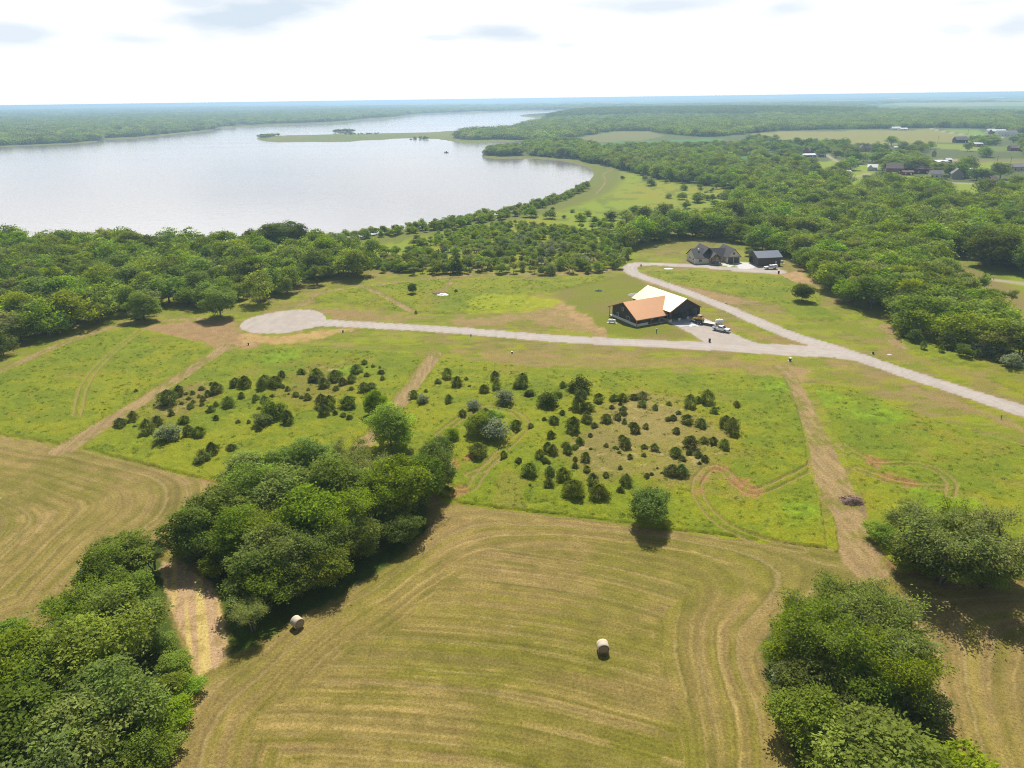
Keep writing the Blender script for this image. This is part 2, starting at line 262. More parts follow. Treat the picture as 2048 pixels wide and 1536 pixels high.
def build_ground():
    azd = np.concatenate([np.arange(-180, -47, 7.), np.arange(-47, 47, .08), np.arange(47, 180, 7.)])
    dep = np.concatenate([[89, 80, 72, 66, 61, 57], np.arange(54, 2, -.08), np.arange(2, .105, -.03)])
    A, D = np.meshgrid(np.radians(azd), np.radians(dep))
    r = CAMH / np.tan(D); P = np.column_stack([(r * np.sin(A)).ravel(), (r * np.cos(A)).ravel()])
    r = r.ravel(); x, y = P.T; n = len(P)
    az_ = np.degrees(A.ravel()); front = np.abs(az_) < 48
    col = np.empty((n, 3)); z = terrain(P)
    near = (r < 900)
    n1 = fbm(x / 22, y / 22, 1); n2 = fbm(x / 5, y / 5, 2); n3 = vn(x / .7, y / .7, 3); n4 = fbm(x / 60, y / 60, 4); n5 = fbm(x / 1.6, y / 1.6, 9, 3)
    def blend(c, w):
        w = np.clip(w, 0, 1)[:, None]; col[:] = col * (1 - w) + np.asarray(c) * w
    # mown verge and lawn
    col[:] = (.205, .25, .028)
    blend((.27, .21, .10), ss(.44, .58, n1 * .45 + n2 * .35 + n5 * .2) * .66)
    blend((.29, .345, .022), ss(.5, .62, fbm(x / 9, y / 5, 21, 5)) * .65)
    blend((.30, .24, .13), ss(.55, .72, fbm(x / 6 + y / 14, y / 1.3, 22, 3)) * .5); blend((.11, .14, .025), ss(.56, .72, fbm(x / 5 + y / 14, y / 1.1, 23, 3)) * .45)
    blend((.31, .25, .13), ss(.56, .72, fbm(x / 7, y / 3, 31)) * .55)
    # far country: woods floor, crops
    far = ss(330, 700, r)
    blend((.075, .11, .03), far * .85)
    vfar = ss(2200, 3800, r)
    ux = x / 420 + .25 * y / 800; uy = y / 800 - .1 * x / 400
    cell = _h(np.floor(ux + .2 * vn(ux, uy, 61)), np.floor(uy), 60)
    blend((.045, .075, .03), vfar * .9)
    blend((.30, .31, .14), vfar * (cell > .76)); blend((.14, .24, .08), vfar * ((cell > .56) & (cell <= .76)))
    for poly, c in FIELDS:
        s = sd_poly(P, poly, 60); blend(c, ss(-3, 3, s + (n2 - .5) * 4)); 
    # lake meadows
    for M in (M1, M2, CLEAR):
        s = sd_poly(P, M, 60); w = ss(-12, 12, s + (n1 - .5) * 30)
        blend((.24, .315, .016), w); blend((.29, .285, .05), w * ss(.47, .66, n4 * .6 + n2 * .4) * .75)
        blend((.11, .165, .02), w * ss(.55, .7, fbm(x / 9, y / 9, 71)) * .6)
    lk = sd_poly(P, LAKE, 90)
    blend((.17, .2, .045), ss(-40, -25, lk) * (lk < 3)); blend((.26, .22, .12), ss(-3, 0, lk))
    s = sd_poly(P, PG([(505, 270), (920, 255), (1060, 278), (1100, 283), (930, 290), (505, 287)]), 60)
    blend((.19, .205, .055), ss(-4, 4, s) * (lk < 2)); blend((.15, .2, .04), ss(-4, 4, s) * (lk < 2) * ss(.45, .6, n4))
    s = sd_poly(P, CLEAR, 40); blend((.25, .2, .1), ss(-2, 10, sd_line(P, *LW([(1860, 512, 16), (1930, 545, 22), (1990, 570, 22), (2060, 620, 20), (2200, 700, 20)]))[0]) * .9)
    # front edge of the lawn near the shop: brighter
    s = sd_poly(P, PG([(1110, 570), (1250, 545), (1300, 560), (1345, 585), (1345, 640), (1400, 675), (1330, 678), (1180, 668), (1100, 600)]), 20)
    blend((.19, .215, .035), ss(-2, 6, s + (n2 - .5) * 8) * .8); blend((.22, .2, .07), ss(-2, 6, s) * ss(.5, .6, n1) * .7)
    # bare and disturbed soil
    for pts, c, st in [([(290, 655), (330, 645), (420, 642), (470, 640), (482, 660), (500, 675), (560, 676), (500, 694), (420, 697), (370, 678), (300, 662)], (.36, .25, .15), .85),
                       ([(480, 668), (560, 674), (640, 660), (700, 660), (640, 676), (560, 688), (490, 684)], (.46, .34, .17), .9),
                       ([(642, 618), (700, 622), (800, 632), (850, 645), (700, 645), (660, 640)], (.33, .24, .13), .7),
                       ([(1040, 600), (1080, 590), (1130, 610), (1180, 640), (1230, 672), (1200, 674), (1100, 655), (1040, 640), (980, 655), (900, 650), (900, 640), (1040, 625)], (.34, .25, .14), .75),
                       ([(1060, 592), (1130, 600), (1185, 640), (1215, 662), (1180, 658), (1110, 620)], (.42, .3, .17), .8),
                       ([(1275, 548), (1290, 565), (1330, 577), (1400, 598), (1470, 612), (1500, 602), (1440, 580), (1380, 572), (1310, 558), (1290, 540)], (.35, .25, .15), .85),
                       ([(1545, 548), (1600, 543), (1624, 556), (1622, 572), (1590, 566), (1550, 560)], (.44, .31, .19), .9),
                       ([(1420, 640), (1500, 655), (1570, 675), (1610, 690), (1570, 696), (1530, 680), (1440, 650)], (.3, .22, .11), .7),
                       ([(1298, 540), (1440, 541), (1490, 546), (1310, 546)], (.36, .26, .15), .7),
                       ([(880, 700), (1000, 702), (1200, 710), (1400, 715), (1560, 722), (1600, 740), (1560, 750), (1400, 738), (1150, 738), (1000, 722)], (.34, .25, .13), .5),
                       ([(1560, 738), (1620, 736), (1625, 760), (1580, 764)], (.36, .27, .15), .8),
                       ([(1660, 715), (1760, 745), (1900, 800), (2048, 850), (2048, 862), (1900, 815), (1740, 755), (1650, 725)], (.32, .24, .13), .6),
                       ([(1400, 505), (1360, 520), (1330, 535), (1380, 534)], (.26, .2, .1), .6),
                       ([(1700, 650), (1800, 700), (1950, 745), (2048, 770), (2048, 790), (1900, 752), (1760, 705)], (.3, .24, .1), .5),
                       ([(1340, 480), (1420, 478), (1430, 500), (1340, 500)], (.2, .19, .06), .4),
                       ([(1530, 780), (1595, 778), (1595, 792), (1535, 792)], (.24, .18, .11), .9),
                       ([(1230, 880), (1300, 850), (1380, 830), (1430, 860), (1400, 900), (1300, 930), (1240, 960), (1180, 950), (1160, 900)], (.26, .235, .085), .75),
                       ([(1180, 790), (1380, 800), (1400, 840), (1240, 880), (1150, 840)], (.22, .215, .06), .6),
                       ([(530, 760), (640, 740), (720, 760), (700, 800), (560, 800)], (.24, .22, .08), .6),
                       ([(280, 870), (300, 820), (420, 770), (450, 790), (360, 850)], (.24, .21, .08), .6),
                       ([(808, 1000), (850, 965), (880, 975), (900, 1010), (1000, 1035), (940, 1040), (880, 1040), (850, 1075), (800, 1110)], (.33, .22, .12), .85),
                       ([(400, 960), (440, 962), (452, 985), (400, 975)], (.33, .2, .12), .8),
                       ([(1755, 1110), (2040, 1165), (2000, 1215), (1880, 1210), (1780, 1180)], (.24, .14, .09), .8),
                       ([(1660, 980), (1740, 985), (1740, 1040), (1680, 1050)], (.25, .18, .13), .8),
                       ([(330, 1100), (430, 1150), (440, 1190), (330, 1180)], (.3, .2, .12), .8)]:
        s = sd_poly(P, PG(pts), 12); w = ss(-1.2, 1.8, s + (n2 - .5) * 9 + (n5 - .5) * 4) * st
        blend(np.array(c)[None] * (.75 + .5 * n5[:, None]), w)
    # long grass
    lush = np.full(n, -1e4)
    for L in LUSH: lush = np.maximum(lush, sd_poly(P, L, 15))
    lush_e = lush + (n5 - .5) * .9
    pth = np.full(n, -1e4)
    for p in PATHS: pth = np.maximum(pth, sd_line(P, *p)[0])
    pth = pth + (n5 - .5) * 1.1
    trk = np.full(n, -1e4); tcol = np.zeros(n)
    for t, dark in TRACKS:
        c_, w_ = LW([(a, b, 1) for a, b in t], 3); d = sd_line(P, c_, 1.0, 6)[1] + (fbm(x / 3, y / 3, 83, 2) - .5) * .5
        trk = np.maximum(trk, .34 - np.abs(d - .95)); tcol = np.maximum(tcol, (d < 1.3) * dark)
    lg = ss(-.15, .25, lush_e) * (1 - ss(-.2, .2, pth))
    g = np.array((.20, .25, .008))[None] * (.72 + .55 * n5[:, None])
    blend(g, lg)
    blend((.265, .29, .012), lg * ss(.42, .62, n1) * .75); blend((.145, .205, .012), lg * ss(.5, .65, fbm(x / 7, y / 7, 44)) * .6)
    blend((.19, .25, .035), lg * ss(.56, .7, fbm(x / 2.2, y / 1.6, 45, 3)) * .6)
    blend((.3, .3, .03), lg * ss(.68, .8, vn(x / .5, y / .5, 46)) * ss(.5, .7, fbm(x / 12, y / 12, 47)) * .7)
    blend((.28, .25, .09), lg * ss(.6, .74, fbm(x / 11 + 5, y / 11, 48)) * .5)
    for (px_, py_, R_, c) in [(1330, 870, 17, (.27, .24, .09)), (1290, 835, 9, (.3, .26, .11)), (640, 765, 12, (.22, .21, .06)), (370, 800, 9, (.24, .21, .08)), (1200, 905, 9, (.25, .22, .09))]:
        q = G(px_, py_); d = np.hypot(x - q[0], (y - q[1]) * .6) / R_
        w = (1 - ss(.5, 1.2, d + (n2 - .5) * .9)); blend(c, w * .85); blend((.42, .35, .19), w * ss(.58, .68, n5 * .5 + n2 * .5) * .8)
    s = sd_poly(P, PG([(925, 604), (960, 592), (1040, 590), (1130, 600), (1125, 612), (1060, 622), (940, 628)]), 10); blend(np.array((.31, .36, .02))[None] * (.7 + .6 * n5[:, None]), ss(-1, 2, s + (n2 - .5) * 9) * .85)
    for px_, py_, R_ in [(1650, 800, 9), (1560, 775, 8), (1760, 830, 9), (700, 745, 6), (1600, 1030, 6), (980, 830, 6), (560, 715, 8), (1900, 1010, 7)]:
        q = G(px_, py_); blend(np.array((.20, .30, .04))[None] * (.6 + .8 * n5[:, None]), lg * (1 - ss(.4, 1.1, np.hypot(x - q[0], y - q[1]) / R_ + (n2 - .5) * 1.4)) * .8)
    # hay stubble
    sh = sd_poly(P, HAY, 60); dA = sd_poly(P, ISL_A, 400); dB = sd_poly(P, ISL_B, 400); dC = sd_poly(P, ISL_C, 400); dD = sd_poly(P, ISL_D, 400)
    hay = ss(-.1, .25, sh + (n5 - .5) * .7)
    K_ = 6.
    d = -K_ * np.log(sum(np.exp(-np.clip(q_, -2, 300) / K_) for q_ in (np.where(sh > -9e3, sh, 300), -dA, -dB, -dC, -dD))) + 4 + (fbm(x / 14, y / 14, 90, 2) - .5) * 2.2 + (n5 - .5) * .5
    # the middle block was cut in straight passes, inside a headland that follows the edges
    a_ = G(774, 1235); b_ = G(1333, 1330); nv = b_ - a_; nv = np.array([-nv[1], nv[0]]) / np.hypot(*nv)
    inner = (np.minimum(-dA, -dB) > 11.5 + 9 * (fbm(x / 2.5, y / 2.5, 131, 3) - .5)) & (sh > 12) & (-dC > 14 + 7 * (fbm(x / 2.5, y / 2.5, 132, 3) - .5)) & (np.abs(x) < 60) & (y < 112)
    d = np.where(inner, 200 + x * nv[0] + y * nv[1] + ((x - 2) / 26) ** 2 * 3.0 + (fbm(x / 14, y / 14, 90, 2) - .5) * 1.2, d)
    hc = np.empty((n, 3)); hc[:] = (.272, .226, .09)
    def hb(c, w): w = np.clip(w, 0, 1)[:, None]; hc[:] = hc * (1 - w) + np.asarray(c) * w
    row = vn(d / 1.35, d * 0, 91); row2 = vn(d / .55, x * .02, 92); brk = fbm(x / 9, y / 9, 93, 3)
    hb((.215, .20, .055), ss(.45, .7, row) * ss(.3, .6, brk) * .7)
    hb((.29, .22, .115), ss(.55, .8, 1 - row) * ss(.35, .6, fbm(x / 16, y / 16, 94, 3)) * .6)
    hb((.16, .175, .03), ss(.52, .66, fbm(x / 20 + 3, y / 20, 95)) * .5)
    hb((.42, .33, .16), ss(.6, .85, row2) * ss(.42, .6, fbm(x / 5, y / 5, 96, 3)) * .6)
    hb((.15, .15, .035), ss(.62, .85, vn(d / .7, x * .03, 197)) * ss(.4, .6, fbm(x / 6, y / 6, 196, 3)) * .5)
    sw = np.abs((d / 2.9) % 1 - .5); swid = _h(np.floor(d / 2.9), np.floor(d / 2.9), 97)
    hb((.40, .325, .195), (1 - ss(.03, .10, sw)) * ss(.30, .62, fbm(x / 9, y / 9, 98, 4) * .7 + n5 * .3 + swid * .4 - .2) * np.where(inner, .36, .46))
    hc *= (.80 + .40 * n5[:, None]) * (.80 + .40 * vn(d / .42, x * .05 + y * .02, 198)[:, None])
    blend(hc, hay)
    # ground under the trees
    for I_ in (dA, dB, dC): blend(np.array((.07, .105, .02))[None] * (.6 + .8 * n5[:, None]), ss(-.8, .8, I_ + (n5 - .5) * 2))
    s = sd_poly(P, STRAW, 10); w = ss(-.2, .6, s + (n5 - .5) * 2)
    v_ = G(400, 1330) - G(385, 1150); v_ = v_ / np.linalg.norm(v_); tt = x * v_[1] - y * v_[0]
    blend((.50, .37, .25), w); blend((.62, .52, .24), w * ss(.45, .7, vn(tt / .8, (x * v_[0] + y * v_[1]) / 14, 99)) * .85); blend((.25, .2, .08), w * ss(.55, .75, n5) * .5)
    # paths and wheel tracks
    pm = ss(-.2, .3, pth) * front
    pc = np.array((.34, .255, .15))[None] * (.65 + .7 * fbm(x / .7 + y / 9, y / 5, 102, 3)[:, None]); blend(pc, pm * .9)
    blend((.19, .205, .035), pm * ss(.48, .6, n2 * .6 + n5 * .4) * .75); blend((.42, .34, .2), pm * ss(.6, .8, vn(x / .4, y / 3, 101)) * .5)
    tm = ss(-.15, .1, trk) * front; blend((.31, .26, .12), tm * .8)
    mid = tcol * (1 - tm); 
    for (px_, py_, rx) in [(1470, 965, 3.6), (1500, 985, 3.2), (1405, 960, 2.4), (1400, 985, 2), (920, 985, 2.6), (1750, 925, 3), (1775, 955, 3), (1440, 940, 2.4), (905, 930, 2.4), (940, 918, 2), (1815, 968, 2.4)]:
        q = G(px_, py_); d2 = np.hypot(x - q[0], y - q[1]) / rx; blend((.36, .22, .12), (1 - ss(.4, 1, d2 + (n5 - .5) * 1.6)) * .75)
    # gravel
    rd = np.maximum(sd_line(P, *R_MAIN)[0], sd_line(P, *R_BR)[0])
    for q in (CULDESAC, DRIVE, APRON): rd = np.maximum(rd, sd_poly(P, q, 15))
    rn = rd + (n5 - .5) * .8 + (n2 - .5) * .6
    blend((.36, .28, .17), ss(-1.8, .1, rn) * ss(.3, .6, n2) * .8)
    gm = ss(-.15, .2, rn); gv = np.array((.47, .405, .345))[None] * (.88 + .24 * fbm(x / 2.5, y / 2.5, 111, 3)[:, None])
    blend(gv, gm)
    for ln_ in (R_MAIN, R_BR):
        dl = sd_line(P, *ln_)[1]; blend((.40, .34, .29), gm * ss(.5, .62, fbm(x / 1.2 + dl, y / 9, 113, 3)) * .35); blend((.52, .47, .43), gm * (1 - ss(.2, .55, np.abs(dl - 1.0))) * .75)
    for ln_ in LANES:
        s = sd_line(P, *ln_, margin=30)[0]; blend((.42, .38, .3), ss(-1, 1, s)); rd = np.maximum(rd, s)
    cc = np.maximum(sd_poly(P, CONC, 10), sd_poly(P, WALK, 10)); blend((.66, .63, .58), ss(-.1, .1, cc))
    # relief: standing grass about knee high, wheel ruts pressed into it, rough soil
    gh = lg * (.38 + .30 * (n5 - .4) + .16 * (n3 - .5)) * (1 - ss(-.1, .15, trk)) * (.75 + .9 * (fbm(x / 3, y / 3, 120, 3) - .35)) * (r < 420) * (1 - gm)
    z = z + np.where(r < 420, gh, 0) + np.where((hay > .5) & (r < 300), .05 * (row - .5) + .05 * (n3 - .5), 0)
    z = z + np.where(r < 420, (1 - np.maximum(lg, gm)) * (1 - hay) * .14 * (n5 - .5), 0)
    lum = col @ np.array((.25, .65, .1)); grey = ((np.abs(gm) > .3) | (cc > -.2))
    col = np.where(grey[:, None], col * .92, np.clip(lum[:, None] + (col - lum[:, None]) * 1.18, .004, 1) * np.array((.83, .77, .66)))
    cls = np.zeros(n, int)
    cls[lush_e > 0] = 2; cls[sh > 0] = 1; cls[(pth > 0) & front & (r < 700)] = 3; cls[rn > 0] = 4; cls[cc > 0] = 5
    for ln_ in LANES: pass
    cls[(rd > 0) & (rn <= 0)] = 4
    # mesh
    m, t, b = mat_base('ground_cover', .95)
    at = nn(t, 'ShaderNodeAttribute', attribute_name='albedo'); geo = nn(t, 'ShaderNodeNewGeometry')
    def noise(sc, det=3): 
        q = nn(t, 'ShaderNodeTexNoise'); q.inputs['Scale'].default_value = sc; q.inputs['Detail'].default_value = det; q.inputs['Roughness'].default_value = .7
        t.links.new(geo.outputs['Position'], q.inputs['Vector']); return q.outputs[0]
    f = mth(t, 'ADD', mth(t, 'MULTIPLY', noise(2.6, 4), .9), mth(t, 'MULTIPLY', noise(9, 3), .7))
    f = mth(t, 'ADD', mth(t, 'MULTIPLY', mth(t, 'MULTIPLY', mth(t, 'SUBTRACT', f, .8), 2.1), at.outputs['Alpha']), 1.0)
    vm = nn(t, 'ShaderNodeVectorMath', operation='SCALE'); t.links.new(at.outputs['Color'], vm.inputs[0]); t.links.new(f, vm.inputs['Scale'])
    t.links.new(vm.outputs[0], b.inputs['Base Color'])
    bp = nn(t, 'ShaderNodeBump'); bp.inputs['Strength'].default_value = .6; bp.inputs['Distance'].default_value = .12
    t.links.new(noise(3.5, 4), bp.inputs['Height']); t.links.new(bp.outputs[0], b.inputs['Normal'])
    nr, nc = A.shape; idx = np.arange(n).reshape(nr, nc)
    idw = np.concatenate([idx, idx[:, :1]], 1)
    Q = np.stack([idw[:-1, :-1], idw[:-1, 1:], idw[1:, 1:], idw[1:, :-1]], -1).reshape(-1, 4)
    V = np.column_stack([x, y, z]); fc = cls[Q]
    fcl = np.sort(fc, 1)[:, 2]
    for c, nm in enumerate(['ground', 'hay_field', 'meadow', 'dirt_path', 'gravel_road', 'concrete_drive']):
        q = Q[fcl == c]; u, inv = np.unique(q, return_inverse=True)
        me = np_mesh(nm, V[u], inv.reshape(q.shape), m, True)
        ca = me.attributes.new('albedo', 'FLOAT_COLOR', 'POINT')
        ca.data.foreach_set('color', np.column_stack([col[u], np.where(np.maximum(gm, 0)[u] > .5, .35, 1.0)]).astype(np.float32).ravel())
        link(nm, me, 'structure')
build_ground()

# the lake: one level sheet, brightness lifted in its pale base colour, light ripple
m, t, b = mat_base('lake_water', .12)
b.inputs['Base Color'].default_value = (.29, .26, .245, 1); b.inputs['IOR'].default_value = 1.33; b.inputs['Specular IOR Level'].default_value = .5
geo = nn(t, 'ShaderNodeNewGeometry'); bp = nn(t, 'ShaderNodeBump'); bp.inputs['Distance'].default_value = .18; bp.inputs['Strength'].default_value = .4
w1 = nn(t, 'ShaderNodeTexNoise'); w1.inputs['Scale'].default_value = .25; w1.inputs['Detail'].default_value = 4
mp = nn(t, 'ShaderNodeMapping'); mp.inputs['Scale'].default_value = (.5, 1.3, 1); mp.inputs['Rotation'].default_value = (0, 0, .4)
t.links.new(geo.outputs['Position'], mp.inputs[0]); t.links.new(mp.outputs[0], w1.inputs['Vector']); t.links.new(w1.outputs[0], bp.inputs['Height']); t.links.new(bp.outputs[0], b.inputs['Normal'])
w2 = nn(t, 'ShaderNodeTexNoise'); w2.inputs['Scale'].default_value = .006; w2.inputs['Detail'].default_value = 5
mp2 = nn(t, 'ShaderNodeMapping'); mp2.inputs['Scale'].default_value = (.35, 1.5, 1); t.links.new(geo.outputs['Position'], mp2.inputs[0]); t.links.new(mp2.outputs[0], w2.inputs['Vector'])
t.links.new(mth(t, 'MULTIPLY_ADD', w2.outputs[0], .10, .05), b.inputs['Roughness'])
lo = LAKE.min(0) - 20; hi = LAKE.max(0) + 20
gx = np.linspace(lo[0], hi[0], 12); gy = np.linspace(lo[1], hi[1], 30); GX, GY = np.meshgrid(gx, gy)
idx = np.arange(GX.size).reshape(GX.shape)
link('lake', np_mesh('lake', np.column_stack([GX.ravel(), GY.ravel(), np.full(GX.size, -.5)]), np.stack([idx[:-1, :-1], idx[:-1, 1:], idx[1:, 1:], idx[1:, :-1]], -1).reshape(-1, 4), m), 'structure')
# ------------------------------------------------------------------ foliage and bark
def leaf_mat(name, rgb, trans=.35, hue=.017, val=.38, tcol=None):
    m = bpy.data.materials.new(name); m.use_nodes = True; t = m.node_tree
    for n_ in list(t.nodes): t.nodes.remove(n_)
    o = nn(t, 'ShaderNodeOutputMaterial'); d = nn(t, 'ShaderNodeBsdfDiffuse'); tr = nn(t, 'ShaderNodeBsdfTranslucent'); mx = nn(t, 'ShaderNodeMixShader')
    oi = nn(t, 'ShaderNodeObjectInfo'); at = nn(t, 'ShaderNodeAttribute', attribute_name='leaf')
    hs = nn(t, 'ShaderNodeHueSaturation'); hs.inputs['Color'].default_value = (*rgb, 1)
    r1 = oi.outputs['Random']; r2 = mth(t, 'FRACT', mth(t, 'MULTIPLY', r1, 37.7))
    t.links.new(mth(t, 'MULTIPLY_ADD', r2, hue * 2, .5 - hue), hs.inputs['Hue'])
    t.links.new(mth(t, 'MULTIPLY_ADD', mth(t, 'FRACT', mth(t, 'MULTIPLY', r1, 91.3)), -.25, 1.05), hs.inputs['Saturation'])
    v = mth(t, 'MULTIPLY', mth(t, 'MULTIPLY_ADD', r1, val, 1 - val / 2), mth(t, 'MULTIPLY_ADD', at.outputs['Fac'], .9, .55))
    t.links.new(v, hs.inputs['Value'])
    t.links.new(hs.outputs[0], d.inputs[0])
    yl = nn(t, 'ShaderNodeVectorMath', operation='MULTIPLY'); t.links.new(hs.outputs[0], yl.inputs[0]); yl.inputs[1].default_value = tcol or (1.15, 1.25, .4)
    t.links.new(yl.outputs[0], tr.inputs[0]); mx.inputs[0].default_value = trans
    t.links.new(d.outputs[0], mx.inputs[1]); t.links.new(tr.outputs[0], mx.inputs[2]); t.links.new(mx.outputs[0], o.inputs[0])
    return m
LM = {'green': leaf_mat('leaf_green', (.24, .31, .032), .46), 'bright': leaf_mat('leaf_bright', (.275, .365, .032), .48), 'yellow': leaf_mat('leaf_yellow_green', (.30, .365, .035), .46),
      'dark': leaf_mat('leaf_dark', (.17, .215, .028), .38), 'grey': leaf_mat('leaf_grey_green', (.30, .325, .09), .44), 'cedar': leaf_mat('cedar_needles', (.18, .22, .038), .3, .02, .7),
      'silver': leaf_mat('silver_leaf', (.27, .30, .17), .3, .01), 'willow': leaf_mat('willow_leaf', (.28, .35, .04), .42), 'locust': leaf_mat('locust_leaf', (.285, .345, .032), .5),
      'weed': leaf_mat('weed_leaf', (.2, .25, .02), .55), 'weedlight': leaf_mat('pale_weed_leaf', (.24, .29, .06), .55)}
bark, t, b = mat_base('bark', .9)
q = nn(t, 'ShaderNodeTexNoise'); q.inputs['Scale'].default_value = 6; rmp = nn(t, 'ShaderNodeValToRGB'); t.links.new(q.outputs[0], rmp.inputs[0])
rmp.color_ramp.elements[0].color = (.07, .055, .04, 1); rmp.color_ramp.elements[1].color = (.2, .17, .135, 1); t.links.new(rmp.outputs[0], b.inputs['Base Color'])

def leaves(C, A, L, Wd, rs, Nm=None):
    """diamond leaf sprays: centres, axes, lengths, widths"""
    n = len(C); A = A / np.linalg.norm(A, axis=1, keepdims=True)
    R = rs.normal(size=(n, 3)) * (.55 if Nm is not None else 1)
    if Nm is not None: R = R + Nm
    B = np.cross(A, R); B /= np.maximum(np.linalg.norm(B, axis=1, keepdims=True), 1e-6)
    L = np.broadcast_to(L, (n,))[:, None]; Wd = np.broadcast_to(Wd, (n,))[:, None]
    V = np.stack([C - A * L / 2, C + B * Wd / 2, C + A * L / 2, C - B * Wd / 2], 1).reshape(-1, 3)
    return V, np.arange(4 * n).reshape(n, 4)
def tube(pts, rad, k=6):
    pts = np.asarray(pts, float); V = []; Fc = []
    for i, p in enumerate(pts):
        d = pts[min(i + 1, len(pts) - 1)] - pts[max(i - 1, 0)]; d /= max(np.linalg.norm(d), 1e-9)
        a = np.cross(d, [0.3, .9, .1]); a /= np.linalg.norm(a); b_ = np.cross(d, a)
        for j in range(k):
            th = 2 * math.pi * j / k; V.append(p + (a * math.cos(th) + b_ * math.sin(th)) * rad[i])
    for i in range(len(pts) - 1):
        for j in range(k): Fc.append((i * k + j, i * k + (j + 1) % k, (i + 1) * k + (j + 1) % k, (i + 1) * k + j))
    return np.array(V), np.array(Fc)
def cat(parts):
    V = []; Fc = []; o = 0
    for v, f in parts: V.append(v); Fc.append(f + o); o += len(v)
    return np.concatenate(V), np.concatenate(Fc)
def limb(p0, p1, r0, r1, rs, n=5, sag=.12):
    p0 = np.asarray(p0, float); p1 = np.asarray(p1, float); L = np.linalg.norm(p1 - p0); pts = []
    for i in range(n):
        s = i / (n - 1); q_ = p0 * (1 - s) + p1 * s + rs.normal(size=3) * L * .045 * math.sin(math.pi * s); q_[2] += sag * L * math.sin(math.pi * s) * .6; pts.append(q_)
    return tube(pts, np.linspace(r0, r1, n), 5)

def broadleaf(seed, nleaf, ll, H=10., Wd=9., base=.18, lob=18, flat=.75, stray=.1, conic=0., per=24):
    """rounded crown of overlapping lobes; returns (crown mesh arrays, trunk mesh arrays, leaf values)"""
    rs = np.random.default_rng(seed); zc = H * (base + (1 - base) * .5); hz_ = H * (1 - base) / 2
    cs = []; 
    for i in range(lob):
        th = i * 2.4 + rs.uniform(-.4, .4); u = (i + .5) / lob; zz = 1 - 1.75 * u + rs.uniform(-.2, .2); zz = min(zz, .98); rr = math.sqrt(max(0, 1 - zz * zz))
        rr *= (1 - conic * max(zz, -.2))
        rad = rs.uniform(.12, .27) * Wd * (1 - .25 * conic * (zz > .3)); f = rs.uniform(.55, .98)
        cs.append((np.array([math.cos(th) * rr * Wd / 2 * f, math.sin(th) * rr * Wd / 2 * f, zc + zz * hz_ * rs.uniform(.6, .92)]), rad))
    cs.append((np.array([0, 0, zc]), Wd * .27))
    # leaves gathered in sprays over the lobes, each spray a tilted fan with a shade of its own
    w = np.array([c[1] ** 2 for c in cs]); w /= w.sum(); ns = max(40, nleaf // per); sid = rs.choice(len(cs), ns, p=w)
    D = rs.normal(size=(ns, 3)); D[:, 2] = D[:, 2] * .9 + .25; D /= np.linalg.norm(D, axis=1, keepdims=True)
    rad = np.array([c[1] for c in cs])[sid]; cen = np.array([c[0] for c in cs])[sid]
    k = np.where(rs.random(ns) < stray, rs.uniform(1.0, 1.3, ns), rs.uniform(.62, 1.04, ns))
    SC_ = cen + D * (rad * k)[:, None] * np.array([1, 1, flat]); sv = rs.normal(size=ns) * .16 + (rs.random(len(cs))[sid] - .5) * .45
    ids = rs.integers(0, ns, nleaf); off = rs.normal(size=(nleaf, 3)) * np.array([1, 1, .38]); sp = per ** .5 * ll * .34
    D = D[ids]; off -= D * (np.sum(off * D, 1, keepdims=True)) * .6
    P = SC_[ids] + off * sp * rs.uniform(.6, 1.3, ns)[ids][:, None]; P[:, 2] = np.maximum(P[:, 2], .12 * H * (.3 + rs.random(nleaf)))
    A = off * .8 + D * .4 + rs.normal(size=(nleaf, 3)) * .4; A[:, 2] = A[:, 2] * .6 - .15
    S = rs.uniform(.6, 1.35, nleaf) * ll
    crown = leaves(P, A, S, S * rs.uniform(.45, .75, nleaf), rs, D * .7 + (0, 0, .7))
    val = np.clip(.5 + rs.normal(size=nleaf) * .12 + sv[ids], 0, 1)
    tr = [tube([(0, 0, -.3), (.1, 0, H * .15), (0, .1, H * .4), (0, 0, H * .62)], [H * .026, H * .02, H * .014, H * .006], 7)]
    for c, r_ in cs[::2]: tr.append(limb((0, 0, H * rs.uniform(.16, .34)), c, H * .011, H * .003, rs))
    return crown, cat(tr), val
